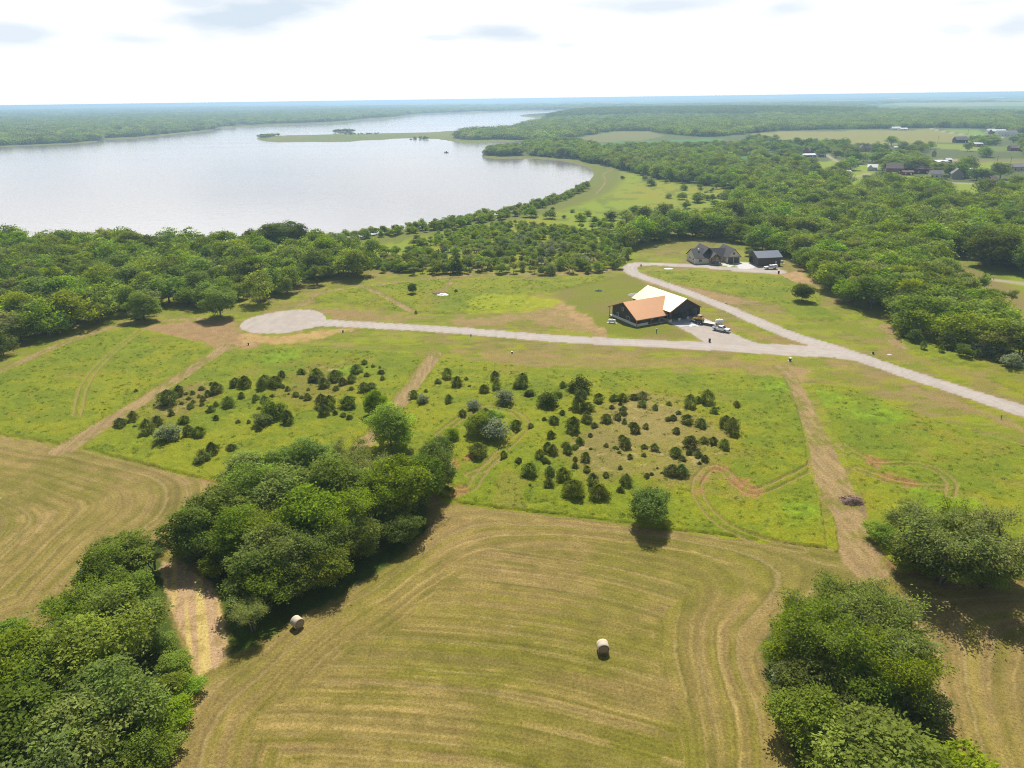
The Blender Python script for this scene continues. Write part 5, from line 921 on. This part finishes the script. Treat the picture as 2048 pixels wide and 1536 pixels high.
k_ = MB(); k_.rod((6.3, -2.3, 2.6), (12.5, -2.3, 2.6), .13).rod((6.2, -2.3, 2.6), (9.4, -2.3, 5.1), .13).rod((12.6, -2.3, 2.6), (9.4, -2.3, 5.1), .13).rod((9.4, -2.3, 2.6), (9.4, -2.3, 5), .11).rod((8, -2.3, 2.7), (9.4, -2.3, 3.9), .09).rod((10.8, -2.3, 2.7), (9.4, -2.3, 3.9), .09); k_.build('gable_truss', PM['timber'], fh)
for x_ in (16.3, 19.3): MB().box(x_, x_ + 2.5, -.66, -.6, 0, 2.45).build('garage_door', PM['brown'], fh)
k_ = MB().box(15.9, 22.1, -1.1, -.6, 2.65, 2.8); k_.build('garage_awning', PM['brown'], fh)
for x0, x1, y_, z0, z1 in ((2, 3.3, 0, 1.2, 2.2), (18.5, 19.5, -.6, 4.0, 4.9), (13.2, 14.3, 3.2, 1.1, 2.2), (10.6, 11.8, 3.2, 1.1, 2.2)):
    f_ = MB().box(x0 - .07, x1 + .07, y_ - .05, y_, z0 - .07, z1 + .07).build('window', PM['brown'], fh); MB().box(x0, x1, y_ - .07, y_ - .05, z0, z1).build('pane', PM['glass'], f_)
for y_ in (2, 6.2): f_ = MB().box(-.05, 0, y_, y_ + 1.3, 1.5, 2.3).build('window', PM['brown'], fh); MB().box(-.07, -.05, y_ + .08, y_ + 1.22, 1.58, 2.22).build('pane', PM['glass'], f_)
MB().box(8, 9.6, 3.13, 3.2, .16, 2.3).build('door', PM['brown'], fh); MB().box(2.6, 3.3, 4, 4.6, 5.5, 6.6).build('chimney', PM['white'], fh)

# --- brown barn
ox, oy = G(1515, 532.5); bn = thing('brown_barn', 'dark brown steel barn with slate-blue roof at the end of the gravel loop', 'barn', ox, oy, math.radians(7))
w_ = MB(); w_.box(0, 11.2, 0, .15, 0, 4.1); w_.box(11.05, 11.2, .15, 9.5, 0, 4.1); w_.box(0, 11.05, 9.5, 9.65, 0, 4.1); w_.slab([(0, .15, 3.3), (0, 9.5, 3.3), (0, 9.5, 4.1), (0, 4.8, 5.9), (0, .15, 4.1)], (.15, 0, 0)); w_.slab([(11.05, .15, 4.1), (11.05, 9.5, 4.1), (11.05, 4.8, 5.9)], (.15, 0, 0))
for a, c in ((.15, .8), (4.2, 5), (8.6, 9.5)): w_.box(0, .15, a, c, 0, 3.3)
w_.build('wall', PM['brown'], bn); r_ = MB(); gable_x(r_, 0, 11.2, 0, 9.65, 4.15, 6.1, .7); r_.build('roof', PM['slate'], bn)
MB().box(.3, .36, .8, 4.2, 0, 3.25).build('sliding_door', PM['brown'], bn); MB().box(.9, .96, 5, 8.6, 0, 3.25).build('sliding_door', PM['black'], bn); MB().box(8.6, 9.4, -.05, 0, 0, 2.1).build('door', PM['block'], bn); MB().box(.2, 11, .2, 9.4, -.02, .08).build('floor', PM['conc'], bn)

# --- hay bales
def bale(px_, py_, rot, label):
    x_, y_ = G(px_, py_); r = .86; e = thing('hay_bale', label, 'hay bale', x_, y_, rot, 0, 'round hay bales on the mown field')
    MB().lathe([(-.68, r - .06), (-.66, r - .01), (-.3, r), (.0, r * .99), (.3, r), (.66, r - .01), (.68, r - .06)], 40, 'y', (0, 0, r - .03)).build('net_wrap', PM['hay'], e, True)
    for s_ in (-1, 1): MB().lathe([(s_ * .681, r - .07), (s_ * .70, r * .6), (s_ * .71, r * .05)], 32, 'y', (0, 0, r - .03)).build('bale_end', PM['hayend'], e, True)
bale(1205.5, 1302, math.radians(3), 'round hay bale alone in the middle of the mown field, end towards us')
bale(596, 1253, math.radians(48), 'round hay bale in the mown field beside the belt of trees')

# --- tanks
def tank(name, label, px_, py_, rot, L_=2.6, r=.5, pad=True):
    x_, y_ = G(px_, py_); e = thing(name, label, 'tank', x_, y_, rot); c = (0, 0, r + .35)
    MB().lathe([(-L_ / 2, .05), (-L_ / 2 + .08, r * .5), (-L_ / 2 + .3, r * .9), (-L_ / 2 + .5, r), (L_ / 2 - .5, r), (L_ / 2 - .3, r * .9), (L_ / 2 - .08, r * .5), (L_ / 2, .05)], 20, 'x', c).build('vessel', PM['white'], e, True)
    MB().lathe([(r * 2 + .3, .2), (r * 2 + .5, .18), (r * 2 + .55, .05)], 12, 'z').build('dome', PM['white'], e)
    for s_ in (-1, 1): MB().box(s_ * L_ * .28 - .1, s_ * L_ * .28 + .1, -r * .7, r * .7, 0, .5).build('leg', PM['block'], e)
    if pad: MB().box(-L_ / 2 - .3, L_ / 2 + .3, -.7, .7, -.1, .06).build('pad', PM['conc'], e)
tank('propane_tank', 'white propane tank on a pad left of the black house', 1224, 646, math.radians(-25), 3.0, .55)
tank('propane_tank', 'white propane tank on the grass behind the brown barn', 1560, 527, math.radians(-30), 3.4, .55)
tank('water_tank', 'fat white tank standing behind the white pickup', 1438, 650.5, math.radians(10), 3.0, .95, False)

# --- pickup and trailer
def wheel(parent, x_, y_, r=.42, w2=.28, rim='steel'):
    t_ = MB().lathe([(-w2 / 2, r * .55), (-w2 / 2, r * .93), (-w2 / 2 + .05, r), (w2 / 2 - .05, r), (w2 / 2, r * .93), (w2 / 2, r * .55)], 18, 'y', (x_, y_, r)).build('wheel', PM['dark'], parent, True)
    MB().lathe([(-w2 / 2 - .01, r * .5), (w2 / 2 + .01, r * .5)], 12, 'y', (x_, y_, r)).build('rim', PM[rim], t_)
def pickup(label, px_, py_, rot, camper=False):
    x_, y_ = G(px_, py_); e = thing('pickup_truck', label, 'pickup truck', x_, y_, rot)
    def prof(pts, y0, y1, name, mat, bev=.05): MB().slab([(a, y0, c) for a, c in pts], (0, y1 - y0, 0)).build(name, mat, e, bevel=bev)
    prof([(-2.95, .55), (-2.3, .5), (-2.25, .8), (-1.95, 1.0), (-1.5, .8), (-1.45, .5), (1.35, .5), (1.4, .8), (1.75, 1.0), (2.15, .8), (2.2, .5), (2.95, .5), (3.0, 1.0), (2.9, 1.18), (1.35, 1.28), (-.95, 1.3), (-2.95, 1.3)], -.95, .95, 'body', PM['white'])
    prof([(-.95, 1.3), (-.85, 1.88), (.55, 1.9), (1.4, 1.28)], -.86, .86, 'cab', PM['white'])
    MB().slab([(1.32, -.72, 1.37), (1.32, .72, 1.37), (.66, .66, 1.83), (.66, -.66, 1.83)], (.05, 0, .05)).build('windscreen', PM['glass'], e)
    for s_ in (-1, 1): MB().slab([(-.8, s_ * .875, 1.36), (1.12, s_ * .875, 1.36), (.55, s_ * .875, 1.78), (-.72, s_ * .875, 1.78)], (0, s_ * .02, 0)).build('side_window', PM['glass'], e); MB().box(2.96, 3.03, s_ * .75 - .15, s_ * .75 + .15, .85, 1.05).build('headlight', PM['steel'], e); MB().box(1.0, 1.2, s_ * 1.05 - .1, s_ * 1.05 + .1, 1.3, 1.5).build('mirror', PM['black'], e)
    MB().box(2.98, 3.04, -.55, .55, .75, 1.05).build('grille', PM['black'], e); MB().box(2.95, 3.12, -.9, .9, .45, .65).build('bumper', PM['white'], e, bevel=.03)
    if camper: MB().box(-2.9, -.97, -.9, .9, 1.31, 2.0).build('canopy', PM['white'], e, bevel=.08); MB().box(-2.4, -1.3, -.93, .93, 1.5, 1.8).build('side_window', PM['black'], e)
    else: MB().box(-2.85, -1.05, -.8, .8, 1.31, 1.325).build('bed', PM['black'], e)
    for a in (-1.9, 1.78):
        for s_ in (-1, 1): wheel(e, a, s_ * .86)
    return e
pickup('white crew-cab pickup parked on the gravel drive in front of the shop', 1442, 662, math.radians(-42))
pickup('white pickup with a white canopy parked in front of the brown barn', 1541, 538, math.radians(184), True)
x_, y_ = G(1411, 648.5); tr_ = thing('flatbed_trailer', 'long flatbed trailer hitched behind the white pickup at the shop', 'trailer', x_, y_, math.radians(-38))
MB().box(-4.6, 3.6, -1.2, 1.2, .78, .9).build('deck', PM['block'], tr_); MB().box(-4.7, 3.7, -1.26, -1.2, .62, .86).box(-4.7, 3.7, 1.2, 1.26, .62, .86).box(-4.6, 3.4, -.4, .4, .55, .77).build('frame', PM['black'], tr_); MB().rod((3.5, 0, .75), (5.6, 0, .95), .12).build('tongue', PM['black'], tr_)
MB().slab([(-4.7, -1.1, .8), (-4.7, 1.1, .8), (-5.7, 1.1, .2), (-5.7, -1.1, .2)], (0, 0, .08)).build('ramp', PM['black'], tr_)
for a in (-2.2, -1.2):
    for s_ in (-1, 1): wheel(tr_, a, s_ * 1.35, .38, .24, 'white')
dx_, dy_ = math.cos(math.radians(-38)), math.sin(math.radians(-38))
ex = thing('skid_loader', 'yellow tracked loader with raised arms standing on the flatbed trailer', 'loader', x_ - 2.4 * dx_, y_ - 2.4 * dy_, math.radians(142), .9)
for s_ in (-1, 1): MB().slab([(-1.3, s_ * .95 - .2, .1), (1.2, s_ * .95 - .2, .1), (1.45, s_ * .95 - .2, .35), (1.1, s_ * .95 - .2, .62), (-1.2, s_ * .95 - .2, .62), (-1.5, s_ * .95 - .2, .35)], (0, .4, 0)).build('track', PM['dark'], ex)
MB().slab([(-1.3, -.7, .4), (1.0, -.7, .4), (1.1, -.7, .8), (.4, -.7, 1.0), (-1.4, -.7, 1.25)], (0, 1.4, 0)).build('body', PM['yellow'], ex, bevel=.04)
MB().box(-.6, -.5, -.6, .6, 1.0, 2.0).box(.4, .5, -.6, -.5, .9, 2.0).box(.4, .5, .5, .6, .9, 2.0).build('cab_frame', PM['black'], ex); MB().box(-.7, .6, -.68, .68, 2.0, 2.1).build('cab_roof', PM['tan'], ex)
for s_ in (-1, 1): MB().slab([(-1.4, s_ * .8, 1.2), (-1.2, s_ * .8, 1.6), (1.3, s_ * .8, 1.2), (2.1, s_ * .8, .45), (1.9, s_ * .8, .35), (1.1, s_ * .8, 1.0)], (0, .12 * s_, 0)).build('lift_arm', PM['yellow'], ex)
MB().slab([(1.9, -.95, .1), (2.6, -.95, .1), (2.7, -.95, .3), (2.1, -.95, .95), (1.9, -.95, .8)], (0, 1.9, 0)).build('bucket', PM['yellow'], ex)

# --- small things round the lots
def post(name, label, cat_, px_, py_, h, w2, mat, cap=None):
    h *= .8; w2 *= .72; x_, y_ = G(px_, py_); e = thing(name, label, cat_, x_, y_, .4); MB().box(-w2 / 2, w2 / 2, -w2 / 2, w2 / 2, -.1, h).build('post', PM[mat], e, bevel=.02)
    MB().box(-w2 * .65, w2 * .65, -w2 * .65, w2 * .65, h, h + .12).build('cap', PM[cap or mat], e); MB().box(-w2, w2, -w2, w2, -.1, .08).build('footing', PM['conc'], e); return e
post('mailbox_pillar', 'black pillar on the corner where the shop drive meets the gravel road', 'pillar', 1419, 684, 1.3, .7, 'black')
post('utility_riser', 'dark riser post with a white cap standing in front of the black house', 'utility post', 1313, 666, 1.9, .3, 'green', 'white')
post('utility_pedestal', 'green utility box beside the top of the wide dirt path', 'utility box', 1580, 722, 1.1, .8, 'green', 'white')
post('utility_pedestal', 'small dark utility box on the dirt bank below the cul-de-sac', 'utility box', 497, 690, .7, .6, 'black')
post('utility_pedestal', 'small dark utility box below the start of the branch road', 'utility box', 686, 664.5, .7, .6, 'black')
post('utility_pedestal', 'small grey utility box on the near verge of the branch road', 'utility box', 942, 673, .8, .45, 'roofg')
post('utility_pedestal', 'white and dark utility box on the rough verge above the cedars', 'utility box', 1024, 706, .6, .6, 'black', 'white')
post('utility_pedestal', 'small dark utility box on the far verge by the road junction', 'utility box', 1746, 708, .7, .55, 'black')
post('utility_pedestal', 'brown stake with a box on the near verge at the far right', 'utility box', 2002, 838, 1.1, .25, 'amber')
post('utility_pedestal', 'black bin at the end of the gravel by the brown barn', 'bin', 1557, 547.5, 1.4, .8, 'black')
post('utility_pedestal', 'small dark utility box near the bend of the gravel loop', 'utility box', 1282, 532.5, .9, .6, 'black')
def lump(name, label, cat_, px_, py_, w2, d2, h2, mat, seed, z=0, sticks=0, smat='brush'):
    x_, y_ = G(px_, py_); rs = np.random.default_rng(seed); k = 26; X, Y = np.meshgrid(np.linspace(-1, 1, k), np.linspace(-1, 1, k)); rr = np.hypot(X, Y) * (1 + .35 * (fbm(X * 2 + seed, Y * 2, seed) - .5))
    Z = h2 * np.clip(1 - rr ** 1.6, -.08, 1) * (.55 + .9 * fbm(X * 3 + seed, Y * 3, seed + 1, 4)); idx = np.arange(k * k).reshape(k, k)
    o = link(name, np_mesh(name, np.column_stack([(X * w2 / 2).ravel(), (Y * d2 / 2).ravel(), Z.ravel()]), np.stack([idx[:-1, :-1], idx[:-1, 1:], idx[1:, 1:], idx[1:, :-1]], -1).reshape(-1, 4), PM[mat]), label=label, cat=cat_); o.location = (x_, y_, z)
    if sticks:
        s_ = MB()
        for _ in range(sticks): a = rs.uniform(-.8, .8, 2); t_ = rs.uniform(0, 6.28); L_ = rs.uniform(.5, 1.6); p = np.array([a[0] * w2 / 2, a[1] * d2 / 2, h2 * max(0, 1 - np.hypot(*a) ** 1.6) * .85 + .1]); q2 = np.array([math.cos(t_) * L_, math.sin(t_) * L_, rs.uniform(-.3, .45)]); s_.rod(p - q2 / 2, p + q2 / 2, rs.uniform(.02, .045), 4)
        s_.build('sticks', PM[smat], o)
    return o
lump('brush_pile', 'dark heap of cut brush at the end of the wide dirt path', 'brush pile', 1702, 1003, 4.6, 3.4, 1.0, 'brush', 3, sticks=150)
lump('debris_pile', 'white and dark rubbish heap on the lawn right of the lone small tree', 'debris pile', 880, 589, 8, 5, 1.1, 'brush', 4, sticks=60)
lump('plastic_sheet', 'white sheeting lying over the rubbish heap on the lawn', 'sheet', 885, 591, 6, 4, .9, 'white', 5, .1)
lump('tarp_heap', 'crumpled pale blue sheet on the concrete before the shop doors', 'tarp', 1378, 647, 4.4, 2.2, .4, 'blue', 6, .07)
lump('tarp_heap', 'crumpled white sheet at the shadow edge on the shop drive', 'tarp', 1387, 651.5, 3.2, 1.8, .4, 'white', 7, .07)
lump('gravel_heap', 'low pile of pale gravel behind the black house', 'gravel pile', 1272, 590, 7, 6, .8, 'field', 8)
lump('well_lid', 'flat white lid in the mown strip above the right meadow', 'cover', 1779, 709.5, 1.5, .9, .25, 'white', 9)
lump('well_lid', 'low white lid on the grass inside the gravel loop', 'cover', 1337, 537.5, 4.5, 2.5, .35, 'white', 10)
lump('grass_heap', 'small grassy heap on the lawn left of the black house', 'heap', 1197, 582, 4, 2, .7, 'green', 11)
lump('well_lid', 'yellowish cover on the verge between the two roads behind the pickup', 'cover', 1452, 607, 1.6, 1, .4, 'tan', 12)

# --- the hamlet and farms further off
def far_house(px_, py_, w2, d2, h2, rise, rot, wall, roof, label, cat_='house', wing=None, name='house', win=3, garage=0):
    x_, y_ = G(px_, py_); z_ = float(terrain(np.array([[x_, y_]]))[0]); e = thing(name, label, cat_, x_, y_, math.radians(rot), z_)
    w_ = MB(); walls_x(w_, -w2 / 2, w2 / 2, 0, d2, h2, h2 + rise); r_ = MB(); gable_x(r_, -w2 / 2, w2 / 2, 0, d2, h2, h2 + rise, .6, .2)
    if wing: a, ww, dd = wing; walls_y(w_, a - ww / 2, a + ww / 2, -dd, d2 / 2, h2 - .05, h2 + rise - .3); gable_y(r_, a - ww / 2, a + ww / 2, -dd, d2 / 2, h2, h2 + rise - .25, .5, .2)
    w_.build('wall', PM[wall], e); r_.build('roof', PM[roof], e)
    for i in range(win):
        xx = -w2 / 2 + (i + .5) * w2 / win
        if wing and abs(xx - wing[0]) < wing[1] / 2 + .8: continue
        MB().box(xx - .7, xx + .7, -.08, 0, 1, 2.3).build('window', PM['glass' if wall != 'red' else 'white'], e)
    for i in range(garage): MB().box(-w2 / 2 + 1 + i * 4, -w2 / 2 + 4 + i * 4, -.1, 0, 0, 2.6).build('garage_door', PM['white'], e)
    MB().box(-.5 + w2 * .3, .5 + w2 * .3, -.09, 0, 0, 2.2).build('door', PM['white'], e)
far_house(1616, 315, 20, 9, 3, 1.6, 4, 'brick', 'roofw', 'low house with a pale roof left of the curving hamlet lane', garage=1)
far_house(1646, 314, 7, 6, 3, 1.4, 4, 'brick', 'roofw', 'tiny pale-roofed shed at the top of the curving hamlet lane', 'shed', win=1)
far_house(1621, 309, 11, 9, 5, 4.5, 60, 'brick', 'roofb', 'brown gabled house behind the low pale-roofed one')
far_house(1730, 303, 24, 11, 4.6, 4.2, -3, 'tan', 'roofb', 'long pinkish house with several gables among the woods', wing=(-5, 7, 3))
far_house(1796, 299, 10, 7, 3, 1, 3, 'white', 'roofw', 'small white flat-roofed shed deep among hamlet trees', 'shed')
far_house(1692, 350, 10, 7, 3.2, .9, 2, 'tan', 'roofw', 'low shed with white roof beside the large round dark tree', 'shed')
far_house(1744, 341.5, 9, 8, 3.6, 2.6, -25, 'cream', 'roofw', 'house with a gleaming white roof right of the hamlet lane', wing=(-2, 4, 2))
far_house(1788, 346.5, 15, 12, 5, 4.5, -22, 'brick', 'roofb', 'big dark brown-roofed house behind the tall round tree')
far_house(1816, 350.5, 10, 6, 3, 1.2, -4, 'red', 'roofb', 'long low red shed in front of the red barn', 'shed', win=2)
far_house(1845, 347.5, 16, 12, 4.6, 3.4, -10, 'red', 'roofb', 'dark red barn with two white windows', 'barn', name='barn', win=2)
far_house(1884, 332.5, 14, 10, 5, 1.2, 8, 'cream', 'roofw', 'white two-storey house with flat-looking pale roofs in the hamlet', wing=(-3, 7, 3), win=5)
far_house(1898, 326, 7, 6, 3.6, 1.6, 10, 'red', 'roofw', 'small red outbuilding behind the white two-storey house', 'shed', win=1)
far_house(1873, 356, 11, 8, 4, 2.6, -12, 'cream', 'roofg', 'grey-roofed cottage at the near edge of the hamlet')
far_house(1922, 357, 12, 9, 5, 4.4, 70, 'field', 'roofg', 'tall grey steep-roofed house wrapped in trees')
far_house(1990, 366, 8, 7, 3, 2.8, 30, 'brick', 'roofb', 'small house with pinkish roof behind the dark tree group')
far_house(2036, 342, 38, 14, 4, 3.0, 3, 'tan', 'roofg', 'very long grey-roofed building at the right edge of the hamlet', 'building', win=6)
far_house(2034, 302, 16, 10, 4, 3, -4, 'brick', 'roofb', 'brown-roofed house among trees near the right edge', wing=(3, 6, 3))
far_house(1957, 293, 12, 8, 3.6, 2, 0, 'red', 'roofw', 'red house with white dormers behind the big trees')
far_house(1924, 285.5, 19, 11, 4.6, 4.5, 3, 'black', 'roofg', 'dark barn standing alone in the tan field', 'barn', name='barn', win=0)
far_house(1793, 261, 18, 11, 4, 3, 0, 'white', 'roofw', 'white farm building at the top of the tan field, left one', 'building')
far_house(1808, 261.5, 15, 9, 3.2, 2, 0, 'white', 'roofw', 'white farm building at the top of the tan field, right one', 'building')
far_house(1982, 267, 13, 11, 5, 3, -10, 'white', 'roofw', 'white barn with a round roof at the upper right farm', 'barn')
far_house(1998, 269.5, 24, 13, 6, 3, -6, 'red', 'roofw', 'red-walled farm shed with white roof, upper right farm', 'shed', win=0)
far_house(2014, 272.5, 32, 13, 6, 3.2, -10, 'white', 'roofg', 'white farm building with grey roof, upper right farm', 'building', win=6)
far_house(79, 245.5, 48, 20, 8, 3, 0, 'white', 'roofw', 'largest white farm shed across the lake at the left', 'shed', win=0, name='farm_shed')
for i, (a, c, w2, lab) in enumerate([(106, 243, 20, 'white farm shed next right of the largest one across the lake'), (122, 243, 26, 'pair-wide white farm shed, rightmost of the three across the lake'), (20, 243.5, 22, 'small pale farm shed at the far left horizon'), (345, 229.5, 40, 'pale farm building in the far woods above the left shore'), (302, 231, 26, 'white speck of a house left of the pale farm building'), (560, 222.5, 34, 'white house group on the far plain above the spit'),
                                 (540, 223, 24, 'white house left of another on the far plain'), (250, 213.2, 40, 'white building on the left horizon'), (1210, 212.5, 50, 'white house on the far slope above the dark ridge, left one'), (1232, 211.8, 60, 'white house on the far slope above the dark ridge, middle one'), (1255, 211.5, 40, 'white house on the far slope above the dark ridge, right one'), (1790, 195.5 + 5.5, 130, 'white building on the right horizon, left one'), (1996, 200.5, 160, 'long white building on the right horizon'), (860, 207.6, 50, 'white house on the central horizon')]):
    far_house(a, c, w2, w2 * .5, 7 if w2 < 60 else 14, 3, 0, 'white', 'roofw', lab, win=0)
# power poles in the hamlet
for i, (a, c, lab) in enumerate([(1992, 333, 'wooden power pole on the hamlet green, left one'), (2019, 335, 'wooden power pole on the hamlet green, right one'), (1875, 286, 'wooden power pole in the tan field'), (1935, 270, 'wooden power pole by the farm lane')]):
    x_, y_ = G(a, c); e = thing('power_pole', lab, 'power pole', x_, y_, .2, float(terrain(np.array([[x_, y_]]))[0]), 'power poles of the far hamlet'); MB().rod((0, 0, -.5), (0, 0, 11), .18).build('pole', PM['amber'], e); MB().box(-1.3, 1.3, -.08, .08, 10, 10.2).build('crossarm', PM['amber'], e)
# cars in the hamlet, tiny
def far_car(px_, py_, mat, lab, rot):
    x_, y_ = G(px_, py_); z_ = float(terrain(np.array([[x_, y_]]))[0]); e = thing('parked_car', lab, 'car', x_, y_, rot, z_)
    MB().slab([(-2.2, -.9, .35), (2.2, -.9, .35), (2.25, -.9, .8), (1.2, -.9, .95), (.6, -.9, 1.45), (-1.4, -.9, 1.45), (-2.2, -.9, 1.0)], (0, 1.8, 0)).build('body', PM[mat], e, bevel=.06)
    MB().slab([(1.05, -.92, 1.0), (.55, -.92, 1.38), (-1.3, -.92, 1.38), (-1.6, -.92, 1.0)], (0, 1.84, 0)).build('side_window', PM['glass'], e)
    for a in (-1.4, 1.4):
        for s_ in (-1, 1): wheel(e, a, s_ * .85, .33, .2)
for a in [(1789, 331, 'white', 'white car parked under the hamlet trees, left one', .2), (1802, 331, 'white', 'white car parked under the hamlet trees, right one', .1), (1943, 340, 'white', 'pale car parked beyond the steep-roofed grey house', .1), (1808, 349, 'white', 'white car by the low red shed', .9)]: far_car(*a)
# the boat
x_, y_ = G(893, 304.5); bt = thing('fishing_boat', 'small dark fishing boat out on the lake', 'boat', x_, y_, .5, -.5)
MB().slab([(-3.2, -1.1, .1), (2.2, -1.1, .1), (3.6, 0, .3), (2.2, 1.1, .1), (-3.2, 1.1, .1)], (0, 0, .8)).build('hull', PM['roofg'], bt); MB().box(-1, .6, -.7, .7, .9, 1.9).build('console', PM['black'], bt); MB().box(-3.8, -3.2, -.3, .3, .4, 1.5).build('outboard', PM['black'], bt)

# ------------------------------------------------------------------ the air
hz_m = bpy.data.materials.new('haze_air'); hz_m.use_nodes = True; t = hz_m.node_tree
for n_ in list(t.nodes): t.nodes.remove(n_)
o_ = nn(t, 'ShaderNodeOutputMaterial'); v_ = nn(t, 'ShaderNodeVolumePrincipled'); t.links.new(v_.outputs[0], o_.inputs['Volume'])
v_.inputs['Color'].default_value = (.50, .73, .98, 1); v_.inputs['Density'].default_value = HAZE; v_.inputs['Anisotropy'].default_value = .35
e = MB().box(-43000, 43000, -43000, 43000, -5, CAMH + 1.5).build('haze', hz_m); e['kind'] = 'stuff'; e['label'] = 'thin summer haze over the whole country'
